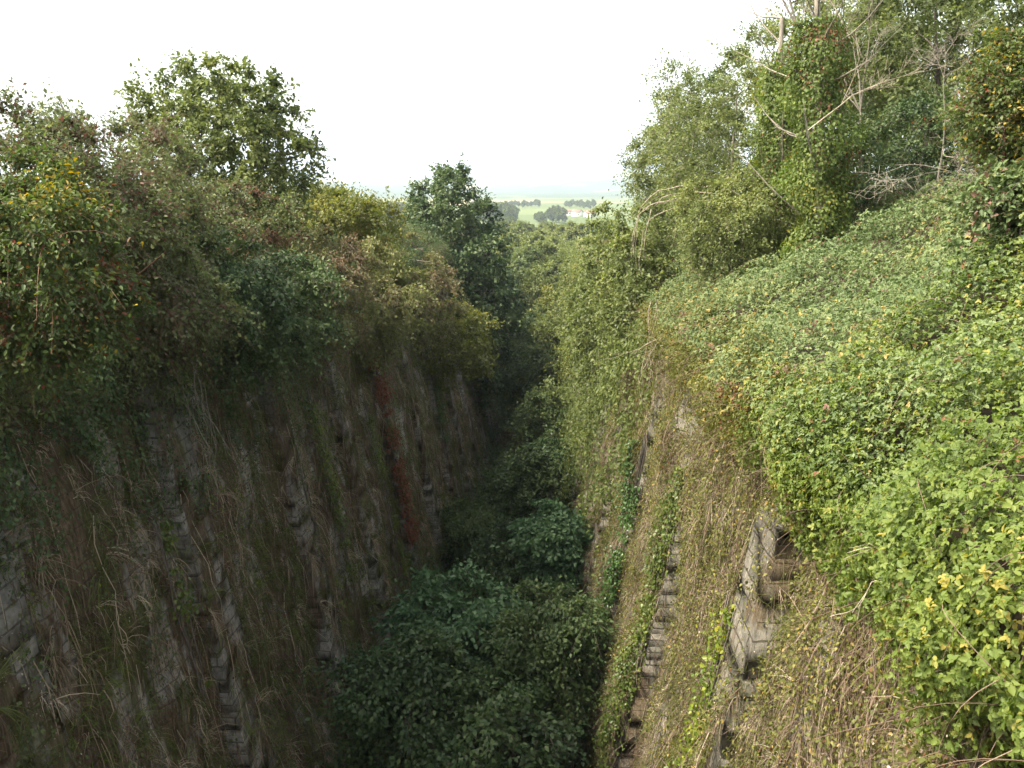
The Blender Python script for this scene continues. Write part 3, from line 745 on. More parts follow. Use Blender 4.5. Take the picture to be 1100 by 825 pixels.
px_plant("small_bush", "yellowish bush at the foot of the ivy covered trunk", "bush", 800, 190, 300, 60, 23, M['light'], M['bark'], 47,
         parts=SH, group=GR, clumps=75, clump_r=0.5, twigs=11, lpt=18, leaf=0.06, droop=0.4, stems=4, tbias=0.1)
px_plant("bank_tree", "tall green tree filling the top of the view behind the dead branches", "tree", 1005, -50, 200, 105, 26, M['light'], M['bark'], 48,
         clumps=110, clump_r=0.75, twigs=10, lpt=14, leaf=0.11, trunk_r=0.18, shell=0.2, tbias=-0.2)
px_plant("bank_tree", "light green tree behind the ivy covered trunk", "tree", 895, -30, 240, 90, 32, M['light'], M['bark'], 49,
         clumps=100, clump_r=0.8, twigs=10, lpt=14, leaf=0.10, trunk_r=0.16, shell=0.2, tbias=0.15)
px_plant("small_bush", "dark low bush under the dead branches at the top of the bramble bank", "bush", 985, 110, 260, 90, 22, M['dark'], M['bark'], 50,
         parts=SH, group=GR, clumps=80, clump_r=0.55, twigs=11, lpt=18, leaf=0.07, droop=0.3, stems=4, tbias=0.25)
px_plant("autumn_shrub", "yellow and orange leaved shrub cut by the right edge of the view", "shrub", 1098, 50, 200, 42, 12.5, M['autumn'], M['red_twig'], 51,
         parts=SH, group=GR, clumps=55, clump_r=0.4, twigs=11, lpt=20, leaf=0.05, droop=0.3, stems=4, tgain=0.9, tbias=0.14)
px_plant("small_bush", "green bush at the right edge below the yellow and orange shrub", "bush", 1090, 180, 300, 40, 12.0, M['bramble'], M['bark'], 52,
         parts=SH, group=GR, clumps=60, clump_r=0.35, twigs=11, lpt=18, leaf=0.065, droop=0.4, stems=4, lod=0)

# ivy covered trunk
def ivy_trunk(label, px, Z, y0, y1, r, seed):
    rng = np.random.default_rng(seed)
    top, bot = at(px + 8, y1, Z), at(px, y0, Z)
    bot[2] = gz(bot[0], Z) - 0.2
    root = empty("ivy_clad_tree", bot, label, "tree")
    t = np.linspace(0, 1, 14)[:, None]
    path = bot + (top - bot) * t + np.stack([np.sin(t[:, 0] * 5) * .15, np.cos(t[:, 0] * 4) * .1, t[:, 0] * 0], -1)
    w = Geo(); v, f = tubes(path[None], np.linspace(0.17, 0.05, 14)[None], 8); w.add(v, f)
    LP = []
    for q in range(26):
        k = int(rng.integers(4, 14)); d = norm(np.array([rng.normal(), rng.normal(), rng.uniform(0.1, 1.2)])); L = rng.uniform(0.8, 2.4)
        tt = np.linspace(0, 1, 6)[:, None]
        LP.append(path[k] + d * L * tt + np.array([0, 0, 0.3]) * tt ** 2 * L + np.cumsum(rng.normal(size=(6, 3)), 0) * 0.04 * L * tt)
    v, f = tubes(np.array(LP), np.broadcast_to(np.linspace(0.028, 0.006, 6), (26, 6)), 4); w.add(v, f)
    w.build("trunk", M['grey_bark'], root, True)
    n = 24000
    u = rng.uniform(0.05, 0.86, n); ii = np.clip((u * 13).astype(int), 0, 12); fr = (u * 13 - ii)[:, None]
    c = path[ii] * (1 - fr) + path[ii + 1] * fr
    an = rng.uniform(0, 6.283, n)
    lob = fbm(np.stack([np.cos(an) * .8, np.sin(an) * .8, u * 7], -1), 1.3, seed)
    rad = r * (0.15 + 1.7 * lob) * (0.6 + 0.8 * np.sin(u * 3.1)) * rng.uniform(0.5, 1.05, n)
    o = np.stack([np.cos(an), np.sin(an), np.zeros(n)], -1)
    P = c + o * rad[:, None]
    V, F, m = leaf_quads(P, o * .4 + np.array([0, 0, -0.8]) + rng.normal(size=P.shape) * .4, o + rng.normal(size=P.shape) * .4 + np.array([0, 0, .5]), 0.075 * rng.uniform(.6, 1.2, n), 0.8, 1)
    lv = Geo(); lv.add(V, F, np.clip(0.4 + (fbm(P, 1.2, 4) - .5) * 1.2 + rng.normal(size=n) * .2, 0, 1))
    lv.build("ivy", M['vine'], root)
ivy_trunk("tree trunk wrapped in yellow-green ivy with bare grey limbs reaching above it", 878, 20.5, 225, -40, 0.55, 71)
ivy_trunk("slimmer ivy wrapped trunk left of the thick ivy covered trunk", 838, 23.0, 225, 20, 0.5, 72)

# bare and dead wood
def branchy(name, label, cat, start, dirn, length, r0, mat, seed, levels=4, kids=4, spread=0.75, bend=0.12, gravity=0.0, part="branches", group=None, ratio=0.62):
    rng = np.random.default_rng(seed)
    start = np.asarray(start, float)
    segs = {}
    def grow(p, d, L, r, lev):
        K = 8
        pts = [p]
        for q in range(K - 1):
            d = norm(d + rng.normal(size=3) * bend + np.array([0, 0, -gravity]))
            pts.append(pts[-1] + d * L / (K - 1))
        segs.setdefault(lev, []).append((np.array(pts), np.linspace(r, r * 0.35, K)))
        if lev < levels:
            for q in range(kids):
                k = int(rng.integers(2, K)); dd = norm(d + norm(rng.normal(size=3)) * spread)
                grow(pts[k], dd, L * ratio * rng.uniform(0.6, 1.2), r * 0.5 * rng.uniform(.7, 1.1), lev + 1)
    grow(start, norm(np.asarray(dirn, float)), length, r0, 0)
    w = Geo()
    for lev, S in segs.items():
        v, f = tubes(np.array([s[0] for s in S]), np.maximum(np.array([s[1] for s in S]), 0.0025), 7 if lev == 0 else 4)
        w.add(v, f)
    o = w.build(name, mat, None, True)
    o.data.transform(Matrix.Translation(tuple(-start))); o.location = tuple(start)
    return tag(o, label, cat, group)

GD = "bare dead trees on the bramble bank"
def on_bank(px, Z, py=230):
    p = at(px, py, Z); p[2] = gz(p[0], Z) - 0.1; return p
branchy("dead_tree", "bare grey tree with fine spreading twigs right of the ivy covered trunk", "dead tree", on_bank(940, 23), (0.05, 0, 1), 5.6, 0.045, M['grey_bark'], 181, levels=4, kids=5, spread=0.6, ratio=0.5, group=GD)
branchy("dead_tree", "tangled bare grey tree spreading twigs towards the right edge", "dead tree", on_bank(1015, 20), (-0.1, 0, 1), 4.0, 0.03, M['grey_bark'], 82, levels=4, kids=6, spread=1.0, ratio=0.5, group=GD)
branchy("dead_sapling", "pale forked dead sapling standing before the feathery trees", "dead tree", on_bank(788, 20), (-0.35, 0, 1), 3.4, 0.04, M['pale_bark'], 83, levels=2, kids=3, spread=0.6, bend=0.07, group=GD)
branchy("dead_sapling", "small pale dead sapling left of the forked one", "dead tree", on_bank(765, 21), (-0.15, 0, 1), 2.4, 0.022, M['pale_bark'], 84, levels=2, kids=3, spread=0.7, group=GD)
branchy("dead_tree", "thin grey bare tree rising beside the ivy covered trunk to the top of the view", "dead tree", on_bank(845, 24), (0.05, 0, 1), 6.8, 0.06, M['grey_bark'], 85, levels=3, kids=4, spread=0.55, group=GD)
branchy("fallen_branch", "long pale dead branch reaching right across the ivy covered trunk", "branch", at(868, 140, 19), (0.75, 0.1, 0.42), 1.9, 0.014, M['pale_bark'], 86, levels=3, kids=4, spread=0.6, bend=0.1)
branchy("fallen_branch", "twiggy grey branch lying at the top of the brambles near the right edge", "branch", at(1065, 190, 13), (-1, 0.2, 0.05), 1.3, 0.008, M['grey_bark'], 87, levels=3, kids=3, spread=0.85, bend=0.12)
branchy("fallen_branch", "bare brown branch poking from the leafy vines low at the right", "branch", at(1010, 585, 6.8), (-0.75, 0.1, -0.62), 0.62, 0.008, M['pale_bark'], 88, levels=2, kids=3, spread=0.7, bend=0.08)
branchy("fallen_branch", "pale forked branch sticking out over the cutting beside the hanging stems", "branch", at(735, 352, 23), (-0.8, -0.05, -0.5), 1.5, 0.016, M['pale_bark'], 89, levels=2, kids=3, spread=0.6, bend=0.1)

def arch_stems(name, label, pts_px, Z, n, r, mat, seed, cat="dead stems", jitter=0.12):
    rng = np.random.default_rng(seed)
    base = [at(px, py, z) for px, py, z in [(p[0], p[1], Z + (p[2] if len(p) > 2 else 0)) for p in pts_px]]
    base = np.array(base)
    K = 14
    tt = np.linspace(0, len(base) - 1, K)
    sm = np.stack([np.interp(tt, np.arange(len(base)), base[:, q]) for q in range(3)], -1)
    for _ in range(2): sm[1:-1] = (sm[:-2] + 2 * sm[1:-1] + sm[2:]) / 4
    P = sm[None] + np.cumsum(rng.normal(size=(n, K, 3)), 1) * jitter * 0.3 + rng.normal(size=(n, 1, 3)) * jitter
    v, f = tubes(P, np.broadcast_to(np.linspace(r, r * .35, K), (n, K)), 5)
    w = Geo(); w.add(v, f)
    o = w.build(name, mat, None, True)
    o.data.transform(Matrix.Translation(tuple(-base[0]))); o.location = tuple(base[0])
    tag(o, label, cat)
arch_stems("arching_stems", "pale dead stems arching out from the bank and drooping over the sunlit wall", [(765, 210), (730, 210), (700, 222), (688, 245), (686, 285)], 24, 5, 0.016, M['pale_bark'], 91)
arch_stems("hanging_stems", "bundle of pale dead stems hanging straight down the sunlit wall", [(722, 330), (717, 370), (713, 420), (718, 470), (712, 520)], 24.3, 22, 0.013, M['pale_bark'], 92, jitter=0.22)
arch_stems("hanging_stems", "long thin dead stems hanging down the shaded wall from the dark green bush", [(190, 360), (205, 400), (212, 440), (228, 480), (232, 520)], 16.5, 9, 0.011, M['grey_bark'], 93, jitter=0.2)

# ------------------------------------------------------------------ bramble bank (ground cover) and vines
def bank_profile(u):
    """u 0 at the hanging lower edge .. 1 at the ridge; (x, t) before noise"""
    x = np.interp(u, [0, 0.12, 0.25, 0.40, 0.7, 1.0, 1.25], [3.3, 3.0, 3.15, 3.95, 6.0, 8.3, 11.0])
    t = np.interp(u, [0, 0.12, 0.25, 0.40, 0.7, 1.0, 1.25], [12.55, 12.95, 13.5, 14.15, 15.3, 16.4, 16.8])
    return x, t

def bank_scatter(n, y0, y1, u0, u1, rng, power=1.0):
    y = y0 + (y1 - y0) * rng.uniform(0, 1, n) ** power
    u = rng.uniform(u0, u1, n)
    lift = 0.9 * smooth(22, 9, y) * smooth(0.4, 1.0, u)
    low = 0.30 * (fbm(np.stack([y, np.zeros(n), np.zeros(n)], -1), 0.8, 31) - 0.5) * 2
    x, t = bank_profile(u + low * 0.5 * np.clip((0.3 - u) / 0.3, 0, 1))
    # normals
    x2, t2 = bank_profile(u + 0.02); x1, t1 = bank_profile(u - 0.02)
    nx, nz = -(t2 - t1), (x2 - x1)
    nn = norm(np.stack([nx, np.zeros(n), nz], -1))
    P = np.stack([x, y, floor_z(y) + t + lift], -1)
    lump = (fbm(P, 0.6, 41) - 0.5) * 1.9 + (vnoise(P, 1.9, 43) - 0.5) * 0.5
    lump = lump * np.interp(u, [0, 0.35], [0.45, 1.0])
    P = P + nn * lump[:, None]
    return P, nn, u, lump

def cover_under(y0, y1):
    """the dark tangled thatch below the leaves, kept as earth under the brambles"""
    rng = np.random.default_rng(1)
    ys = np.arange(y0, y1, 0.4); us = np.linspace(0.02, 1.25, 40)
    Yg, Ug = np.meshgrid(ys, us, indexing='ij')
    x, t = bank_profile(Ug.ravel())
    P = np.stack([x, Yg.ravel(), floor_z(Yg.ravel()) + t + 0.9 * smooth(22, 9, Yg.ravel()) * smooth(0.4, 1.0, Ug.ravel())], -1)
    x2, t2 = bank_profile(Ug.ravel() + 0.02); x1, t1 = bank_profile(Ug.ravel() - 0.02)
    nn = norm(np.stack([-(t2 - t1), 0 * x, (x2 - x1)], -1))
    P = P + nn * (((fbm(P, 0.6, 41) - 0.5) * 1.9 + (vnoise(P, 1.9, 43) - 0.5) * 0.5) * np.interp(Ug.ravel(), [0, 0.35], [0.45, 1.0]) - 0.34)[:, None]
    n, k = Yg.shape
    i, j = np.meshgrid(np.arange(n - 1), np.arange(k - 1), indexing='ij'); a = i * k + j
    o = link_mesh("bank_earth", P, np.stack([a, a + k, a + k + 1, a + 1], -1).reshape(-1, 4), M['soil'], None, None, True)
    o["kind"] = "structure"
cover_under(1.5, 34)

rng = np.random.default_rng(101)
# brambles on the bank: trefoils
def bramble(n, y0, y1, u0, u1, leaf, mat, name, label, cat, tb=0.0, power=1.0, thick=0.30):
    P, nn, u, lump = bank_scatter(n, y0, y1, u0, u1, rng, power)
    P = P + nn * (rng.uniform(-0.8, 1, n) * thick)[:, None] + rng.normal(size=P.shape) * 0.03
    D = rng.normal(size=P.shape) * 0.8 + np.array([-0.35, 0, -0.45]); D = norm(D)
    N3 = norm(nn * 0.9 + rng.normal(size=P.shape) * 0.42 + np.array([0, 0, 0.25]))
    tint = 0.5 + tb + 0.8 * (fbm(P, 0.8, 51) - 0.5) + rng.normal(size=n) * 0.2
    dead = vnoise(P, 1.3, 61) > 0.76
    tint = np.where(dead & (rng.uniform(size=n) < 0.5), rng.uniform(0, 0.05, n), tint)
    Ls = leaf * rng.uniform(0.65, 1.25, n)
    gq = Geo()
    V, F, m = leaf_quads(P, D, N3, Ls, 0.72, 0); gq.add(V, F, np.repeat(np.clip(tint, 0, 1), m))
    for sgn in (-1, 1):
        sd = norm(np.cross(D, N3))
        D2 = norm(sd * sgn + D * 0.25)
        V, F, m = leaf_quads(P - D * (Ls * 0.1)[:, None], D2, N3 + rng.normal(size=P.shape) * .15, Ls * 0.8, 0.7, 0); gq.add(V, F, np.repeat(np.clip(tint, 0, 1), m))
    o = gq.build(name, mat)
    tag(o, label, cat, kind="stuff")
bramble(125000, 8, 36, 0.22, 1.2, 0.056, M['bramble'], "bramble_cover", "sunlit carpet of brambles on the bank above the sunlit wall", "brambles", 0.05)
bramble(50000, 2.2, 11.5, 0.14, 1.2, 0.053, M['vine'], "vine_cover", "bright yellow-green leafy vines spilling over the wall at the right edge", "vines", 0.05)
bramble(24000, 10, 34, -0.04, 0.34, 0.048, M['creeper'], "creeper_fringe", "fringe of yellowing creeper hanging over the top of the sunlit wall", "creeper", 0.0)
bramble(17000, 2.5, 12.5, -0.02, 0.3, 0.052, M['vine'], "vine_fringe", "fringe of bright vines drooping from the bank near the right edge", "vines", 0.05)

# ------------------------------------------------------------------ growth on the walls
def wall_points(side, n, y0, y1, t0, t1, rng, ypow=1.0, tpow=1.0):
    y = y0 + (y1 - y0) * rng.uniform(0, 1, n) ** ypow
    t = t0 + (t1 - t0) * rng.uniform(0, 1, n) ** tpow
    x = face_x(side, y, t)
    return np.stack([x, y, floor_z(y) + t], -1), y, t

def wall_blades(name, label, cat, side, n, y0, y1, t0, t1, L, w, mat, seed, thr=0.0, nseed=0, up=0.0, out=0.45, nscale=0.5, tb=0.0, ypow=1.0, per=14, lat=0.6):
    """tufts rooted on the wall: every blade arches out and droops"""
    rng = np.random.default_rng(seed)
    c, y, t = wall_points(side, n // per, y0, y1, t0, t1, rng, ypow)
    q = np.stack([y, t * 0.6, np.full(len(y), 7.0 * side)], -1)
    nz = fbm(q, nscale, nseed)
    ok = nz > thr + rng.normal(size=len(y)) * 0.03
    if side < 0:
        d = np.min(np.abs(y[:, None] - np.array(LB)), 1); ok &= ~((d < 0.5) & (fbm(q, 0.9, 77) > 0.52) & (rng.uniform(size=len(y)) < 0.6))
    if side > 0:
        for yb, pr in ((11.4, .35), (17.4, .15), (23.2, .3), (29.2, .25)):
            ok &= ~((np.abs(y - yb + .1) < 0.62) & (rng.uniform(size=len(y)) < pr))
    y, t, q = y[ok], t[ok], q[ok]
    size = rng.uniform(0.45, 1.35, len(y)); ttint = np.clip(0.45 + tb + (fbm(q * 3, 0.7, 5) - .5) * 1.1 + rng.normal(size=len(y)) * .2, 0, 1)
    s = 1 if side < 0 else -1
    dirn = np.array([s * out, 0, up]) + rng.normal(size=(len(y), 3)) * np.array([0.15, 0.5, 0.3])
    R_ = lambda a: np.repeat(a, per, 0)
    y, t, q, size, ttint, dirn = map(R_, (y, t, q, size, ttint, dirn))
    m = len(y)
    y = y + rng.normal(size=m) * 0.05; t = t + rng.normal(size=m) * 0.05
    P = np.stack([face_x(side, y, t), y, floor_z(y) + t], -1)
    D0 = dirn + rng.normal(size=(m, 3)) * np.array([0.15, lat, 0.25])
    fall = np.array([0.0, 0, -0.8]) + rng.normal(size=(m, 3)) * np.array([0.08, 0.15, 0.25])
    V, F, k = blades(P, D0, fall, L * size * rng.uniform(0.5, 1.2, m), w * rng.uniform(0.6, 1.3, m), rng)
    tint = np.clip(ttint + rng.normal(size=m) * .15, 0, 1)
    gq = Geo(); gq.add(V, F, np.repeat(tint, k))
    tag(gq.build(name, mat), label, cat, kind="stuff")

wall_blades("dry_growth", "brown thatch of dead stems clinging to the shaded wall", "dry growth", -1, 150000, 6, 95, -2.5, 14.2, 0.40, 0.0065, M['dry_dark'], 201, 0.45, 3, 0.15, 0.45, ypow=1.35, tb=0.1)
wall_blades("wall_grass", "dull green grass tufts growing on the shaded wall", "grass", -1, 170000, 6, 110, -2.5, 14.2, 0.38, 0.0085, M['dark_grass'], 202, 0.48, 8, 0.4, 0.5, ypow=1.25, tb=0.15)
wall_blades("dry_growth", "tan thatch of dead stems clinging to the sunlit wall", "dry growth", 1, 190000, 3.2, 40, 3.0, 13.2, 0.36, 0.0040, M['dry'], 203, 0.42, 13, 0.05, 0.35, ypow=1.3, tb=0.1)
wall_blades("wall_grass", "olive grass tufts growing on the sunlit wall", "grass", 1, 200000, 9.5, 100, -2.0, 12.6, 0.42, 0.0050, M['green_grass'], 204, 0.42, 18, 0.45, 0.5, ypow=1.3, tb=0.1)

# long thin dead stems hanging along both walls
def hang(side, n, y0, y1, tmin, tmax, seed, mat, name, label):
    rng = np.random.default_rng(seed)
    y = y0 + (y1 - y0) * rng.uniform(0, 1, n) ** 1.2; t = rng.uniform(tmin, tmax, n)
    K = 8; L = rng.uniform(0.8, 3.2, n)
    s = np.linspace(0, 1, K)[None]
    tt = t[:, None] - L[:, None] * s
    yy = y[:, None] + np.cumsum(rng.normal(size=(n, K)) * 0.05, 1)
    x = face_x(side, yy.ravel(), tt.ravel()).reshape(n, K) + (0.07 if side < 0 else -0.07) + np.abs(rng.normal(size=(n, K))) * 0.05 * (1 if side < 0 else -1)
    P = np.stack([x, yy, floor_z(yy) + tt], -1)
    v, f = tubes(P, np.broadcast_to(np.linspace(0.008, 0.004, K), (n, K)) * rng.uniform(.6, 1.4, (n, 1)), 3)
    gq = Geo(); gq.add(v, f, np.repeat(rng.uniform(0.2, 1, n), (K - 1) * 3))
    tag(gq.build(name, mat), label, "dead stems", kind="stuff")
hang(-1, 700, 7, 55, 4, 13, 211, M['dry_dark'], "hanging_roots", "thin roots and dead stems hanging down the shaded wall")
hang(1, 900, 5, 36, 5, 13, 212, M['dry'], "hanging_roots", "thin dead stems hanging down the sunlit wall")

# small leaves of creepers on the walls
def wall_leaves(name, label, side, n, y0, y1, t0, t1, leaf, mat, seed, thr, nscale=0.45, tgrad=0.0, tb=0.0, ypow=1.0, thick=0.12, lump=0.0):
    rng = np.random.default_rng(seed)
    P, y, t = wall_points(side, n, y0, y1, t0, t1, rng, ypow)
    q = np.stack([y, t * 0.45, np.full(n, 3.0 + side)], -1)
    nz = 0.6 * fbm(q, nscale, seed) + 0.4 * vnoise(q * 3.0, 1.0, seed + 3) + tgrad * (t - t0) / (t1 - t0)
    ok = nz > thr + rng.normal(size=n) * 0.03
    if side > 0:
        for yb, pr in ((11.4, .5), (17.4, .1), (23.2, .3)):
            ok &= ~((np.abs(y - yb + .1) < 0.62) & (t < 9.3) & (rng.uniform(size=n) < pr))
    P, q = P[ok], q[ok]; m = len(P); s = 1 if side < 0 else -1
    nrm = np.array([s * 0.8, 0, 0.45]) + rng.normal(size=(m, 3)) * 0.45
    P = P + np.array([s, 0, 0.1]) * (np.abs(rng.normal(size=m)) * thick)[:, None]
    if lump:
        b = np.clip((fbm(np.stack([q[:, 0], q[:, 1] * 1.6, q[:, 2]], -1), 0.75, seed + 7) - 0.35) * 2.2, 0, 1.4)
        P = P + np.array([s * lump, 0, 0.0]) * (b * rng.uniform(0.55, 1.0, m))[:, None]
        P[:, 2] -= lump * 0.5 * (1 - b) * rng.uniform(0, 1, m)
    D = rng.normal(size=(m, 3)) * 0.5 + np.array([s * .2, 0, -0.8])
    V, F, k = leaf_quads(P, D, nrm, leaf * rng.uniform(.6, 1.3, m), 0.75, 0)
    tint = np.clip(0.5 + tb + (fbm(q * 3, 0.6, 4) - .5) * 0.8 + rng.normal(size=m) * .22, 0, 1)
    gq = Geo(); gq.add(V, F, np.repeat(tint, k))
    tag(gq.build(name, mat), label, "creeper", kind="stuff")
wall_leaves("wall_creeper", "yellow-green creeper leaves thinning out down the sunlit wall", 1, 240000, 5, 40, 4.0, 13.3, 0.048, M['creeper'], 221, 0.62, tgrad=0.50, ypow=1.25)
wall_leaves("wall_creeper", "sparse bright creeper leaves scattered on the shaded wall", -1, 60000, 7, 60, 1, 12.6, 0.055, M['ivy_yellow'], 222, 0.64, tb=-0.25, ypow=1.2)
wall_leaves("wall_scrub", "dull small leaves of low scrub speckling the shaded wall", -1, 130000, 6, 85, -2.5, 14, 0.055, M['olive'], 225, 0.52, nscale=0.8, ypow=1.3, thick=0.16)
wall_leaves("wall_scrub", "mossy green small leaved scrub in patches on the shaded wall", -1, 110000, 6, 95, -2.5, 14, 0.06, M['mid'], 226, 0.55, nscale=0.7, ypow=1.2, tb=0.0, thick=0.16)
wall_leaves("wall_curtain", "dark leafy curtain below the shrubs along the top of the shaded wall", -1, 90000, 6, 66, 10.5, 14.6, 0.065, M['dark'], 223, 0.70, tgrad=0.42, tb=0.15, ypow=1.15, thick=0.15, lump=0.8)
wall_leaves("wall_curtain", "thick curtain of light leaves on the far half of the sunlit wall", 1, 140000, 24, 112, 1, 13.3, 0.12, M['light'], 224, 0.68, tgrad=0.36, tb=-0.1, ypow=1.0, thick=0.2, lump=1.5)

# ivy strips up the buttresses: each a plant of its own
GI = "ivy strips climbing the buttresses"
def ivy_strip(label, side, yb, t0, t1, width, n, mat, seed, leaf=0.075, edge=-1):
    rng = np.random.default_rng(seed)
    u = rng.uniform(0, 1, n)
    t = t0 + (t1 - t0) * u
    wv = width * (0.15 + 1.5 * fbm(np.stack([t, np.zeros(n), np.full(n, yb)], -1), 0.9, seed)) * np.clip(np.minimum(u, 1 - u) * 9, 0.25, 1)
    gap = fbm(np.stack([t * 1.6, np.full(n, yb), np.zeros(n)], -1), 1.0, seed + 5) > (0.42 if side < 0 else 0.34)
    t, wv = t[gap], wv[gap]; m = len(t)
    centre = yb + edge * BW * 0.85 + 0.8 * (fbm(np.stack([t, np.full(m, 3.3), np.full(m, yb)], -1), 0.5, seed + 9) - .5)
    y = centre + rng.normal(size=m) * wv * 0.45
    s = 1 if side < 0 else -1
    base = face_x(side, y, t); base = np.where(s * (base - (xl(t) if side < 0 else xr(t)) - s * BD * .8) > 0, base, (xl(t) if side < 0 else xr(t)) + s * BD * .8)
    x = base + s * np.abs(rng.normal(size=m)) * 0.13 + s * 0.04
    P = np.stack([x, y, floor_z(y) + t], -1)
    nrm = np.array([s * 0.8, -0.35, 0.4]) + rng.normal(size=(m, 3)) * 0.35
    D = rng.normal(size=(m, 3)) * 0.4 + np.array([s * .2, 0, -0.8])
    V, F, k = leaf_quads(P, D, nrm, leaf * rng.uniform(.6, 1.25, m), 0.85, 0)
    tint = np.clip(0.5 + (fbm(P, 1.0, seed) - .5) * 0.9 + rng.normal(size=m) * .2, 0, 1)
    loc = np.array([float((xl(t0) if side < 0 else xr(t0))), yb + edge * BW, float(floor_z(yb)) + t0])
    root = empty("ivy_strip", loc, label, "ivy", GI)
    gq = Geo(); gq.add(V, F, np.repeat(tint, k)); gq.build("foliage", mat, root)
    K = 12
    ts = np.linspace(t0 - 0.2, t1, K)[None] * np.ones((4, 1)); ys = yb + edge * BW * .85 + np.cumsum(rng.normal(size=(4, K)) * .05, 1)
    xs_ = (xl(ts) if side < 0 else xr(ts)) + s * (BD + 0.03)
    v, f = tubes(np.stack([xs_, ys, floor_z(ys) + ts], -1), np.full((4, K), 0.012), 4)
    w = Geo(); w.add(v, f); w.build("stems", M['bark'], root)
ivy_strip("dark green ivy strip on the sunlit wall's third buttress from the camera", 1, 23.2, 1.0, 10.3, 0.55, 5600, M['ivy'], 301)
ivy_strip("bright yellow-green ivy strip on the sunlit wall's second buttress from the camera", 1, 17.4, 2.4, 11.2, 0.42, 4200, M['ivy_mid'], 302, edge=-0.6)
ivy_strip("short ragged yellow ivy strip on the nearest visible stone buttress of the sunlit wall", 1, 11.4, 6.5, 10.6, 0.22, 700, M['ivy_yellow'], 303, edge=1)
ivy_strip("russet ivy strip turned red, climbing the shaded wall below the straw coloured shrubs", -1, 34, 2, 12.0, 1.1, 5200, M['russet'], 304, edge=-0.4, leaf=0.1)
ivy_strip("bright green ivy strip on the shaded wall below the dark green bush", -1, 22, 2, 9.5, 0.16, 900, M['ivy_mid'], 305, edge=1)
ivy_strip("yellow-green ivy patch on the shaded wall between the dark green bush and the red ivy", -1, 24.6, 5, 11.2, 0.45, 1700, M['ivy_mid'], 306, edge=0)
ivy_strip("narrow green ivy strip just left of the red ivy on the shaded wall", -1, 31, 2, 9.5, 0.45, 1700, M['ivy_mid'], 307, edge=0)
ivy_strip("dark glossy ivy strip on the shaded wall right of the red ivy", -1, 46.6, 4, 11.5, 0.8, 3200, M['ivy'], 308, edge=0)
ivy_strip("small bright ivy patch hanging on the shaded wall under the low brownish shrub", -1, 14.4, 7.6, 10.8, 0.35, 600, M['ivy_mid'], 309, edge=0)

# ragged fringe of leaves and dead sprays along the top edge of the shaded wall
def edge_fringe(name, label, n, y0, y1, mat, seed, leaf, thr, tb=0.0, xs0=-9.6, xs1=-7.0):
    rng = np.random.default_rng(seed)
    y = y0 + (y1 - y0) * rng.uniform(0, 1, n) ** 1.2
    u = rng.uniform(0, 1, n)                      # 0 on the bank .. 1 hanging down the wall
    q0 = np.stack([y, np.zeros(n), np.zeros(n)], -1)
    hang_ = 0.2 + 2.4 * fbm(q0, 0.35, seed)
    x = np.interp(u, [0, 0.45, 0.6, 1.0], [xs0, -7.9, xs1, xs1 - 0.05])
    t = np.interp(u, [0, 0.45, 0.6], [15.5, 15.2, 14.5]) - np.clip(u - 0.6, 0, 1) / 0.4 * hang_
    x = np.where(u > 0.6, np.maximum(x, xl(t) + 0.15), x)
    P = np.stack([x, y, floor_z(y) + t], -1)
    nn = norm(np.stack([np.interp(u, [0, .45, .6], [0, .4, 1]), np.zeros(n), np.interp(u, [0, .45, .6], [1, .8, .2])], -1))
    lump = (fbm(P, 0.8, seed + 1) - 0.45) * 1.5 + (vnoise(P, 2.2, seed + 2) - .5) * .5
    ok = fbm(P + 9, 0.55, seed + 3) > thr
    P = P + nn * (lump + rng.uniform(-.3, .15, n))[:, None]
    P, nn = P[ok], nn[ok]; m = len(P)
    D = rng.normal(size=(m, 3)) * .6 + np.array([.3, 0, -.6])
    V, F, k = leaf_quads(P, D, nn + rng.normal(size=(m, 3)) * .5, leaf * rng.uniform(.6, 1.3, m), 0.65, 0)
    tint = np.clip(0.5 + tb + (fbm(P, 0.9, seed + 5) - .5) + rng.normal(size=m) * .2, 0, 1)
    gq = Geo(); gq.add(V, F, np.repeat(tint, k))
    tag(gq.build(name, mat), label, "undergrowth", kind="stuff")
edge_fringe("edge_undergrowth", "dark green undergrowth spilling over the edge of the shaded wall", 90000, 5, 72, M['dark'], 401, 0.075, 0.47, 0.15)
edge_fringe("edge_undergrowth", "brownish olive undergrowth spilling over the edge of the shaded wall", 90000, 5, 72, M['olive'], 411, 0.065, 0.47, -0.05)

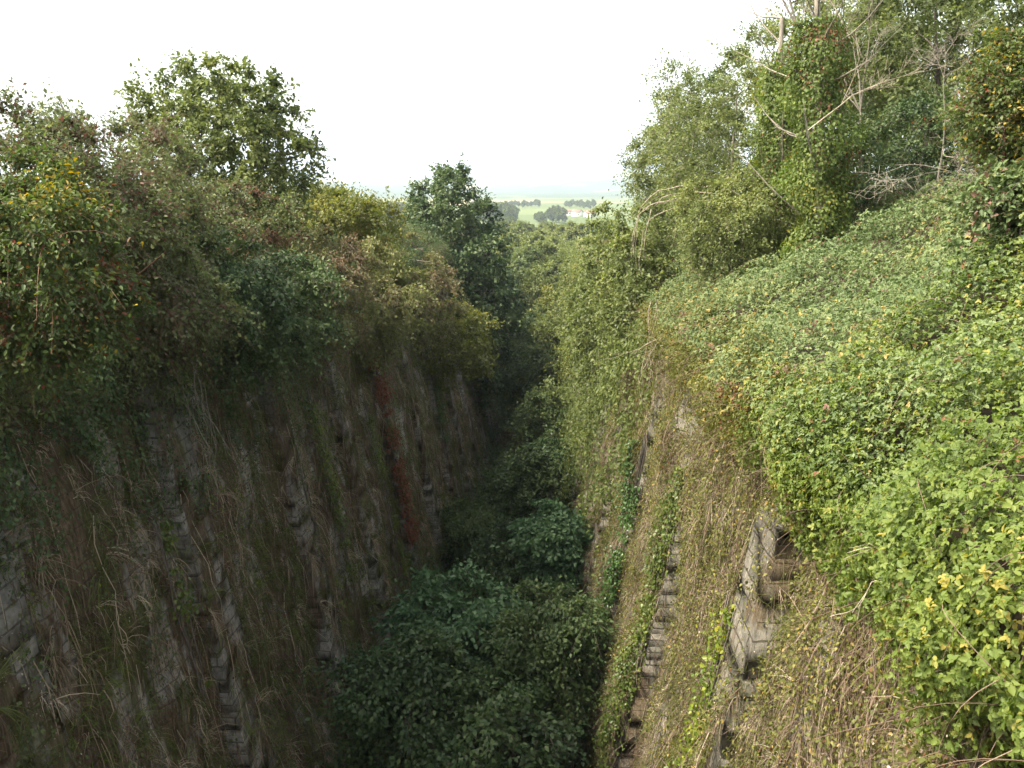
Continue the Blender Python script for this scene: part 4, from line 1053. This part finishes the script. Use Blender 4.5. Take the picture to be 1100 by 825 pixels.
# dark undergrowth covering the floor of the cutting
def floor_growth(name, label, n, mat, seed, leaf):
    rng = np.random.default_rng(seed)
    y = 8 + 108 * rng.uniform(0, 1, n) ** 1.3; x = rng.uniform(-5.6, 1.4, n)
    q = np.stack([x, y, np.zeros(n)], -1)
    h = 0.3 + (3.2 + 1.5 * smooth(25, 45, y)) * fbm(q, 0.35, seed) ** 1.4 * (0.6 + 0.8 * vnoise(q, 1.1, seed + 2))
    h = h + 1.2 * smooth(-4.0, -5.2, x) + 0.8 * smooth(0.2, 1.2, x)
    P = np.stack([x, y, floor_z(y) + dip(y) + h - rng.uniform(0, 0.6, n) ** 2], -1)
    D = rng.normal(size=(n, 3)) * .7 + np.array([0, -.2, -.3]); N3 = rng.normal(size=(n, 3)) * .45 + np.array([0, -.2, .9])
    V, F, k = leaf_quads(P, D, N3, leaf * rng.uniform(.6, 1.3, n), 0.7, 0)
    tint = np.clip(0.5 + (fbm(P, 0.9, seed + 5) - .5) + rng.normal(size=n) * .2, 0, 1)
    gq = Geo(); gq.add(V, F, np.repeat(tint, k))
    tag(gq.build(name, mat), label, "undergrowth", kind="stuff")
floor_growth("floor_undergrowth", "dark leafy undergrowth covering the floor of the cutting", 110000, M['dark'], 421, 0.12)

# bramble canes arching over the bank
def canes(name, label, n, y0, y1, u0, u1, seed, mat):
    rng = np.random.default_rng(seed)
    P, nn, u, lump = bank_scatter(n, y0, y1, u0, u1, rng, 1.3)
    K = 7; t = np.linspace(0, 1, K)[None, :, None]
    D = norm(np.array([-0.5, 0, -0.35]) + rng.normal(size=(n, 3)) * np.array([.5, .7, .3])); L = rng.uniform(0.3, 0.9, n)[:, None, None]
    path = P[:, None] + nn[:, None] * 0.12 + D[:, None] * L * t + nn[:, None] * (0.35 * L * t * (1 - t) * 2) + np.array([0, 0, -0.35]) * L * t ** 2
    v, f = tubes(path, np.broadcast_to(np.linspace(0.004, 0.002, K), (n, K)), 4)
    gq = Geo(); gq.add(v, f, np.repeat(rng.uniform(0.1, 0.6, n), (K - 1) * 4))
    tag(gq.build(name, mat), label, "brambles", kind="stuff")
canes("bramble_canes", "thin brown bramble canes arching among the leaves of the sunlit bank", 1000, 3, 30, 0.0, 1.1, 431, M['dry'])
# pale flecks: snail shells and bleached leaf scraps on the shaded wall
wall_leaves("leaf_scraps", "bleached pale leaf scraps caught on the shaded wall", -1, 26000, 6, 45, 1, 13, 0.028, M['dry'], 441, 0.60, nscale=0.9, ypow=1.3, tb=0.5, thick=0.1)
wall_leaves("leaf_scraps", "bleached pale leaf scraps caught on the sunlit wall", 1, 30000, 5, 36, 3, 13, 0.026, M['dry'], 442, 0.52, nscale=0.9, ypow=1.3, tb=0.5, thick=0.1)
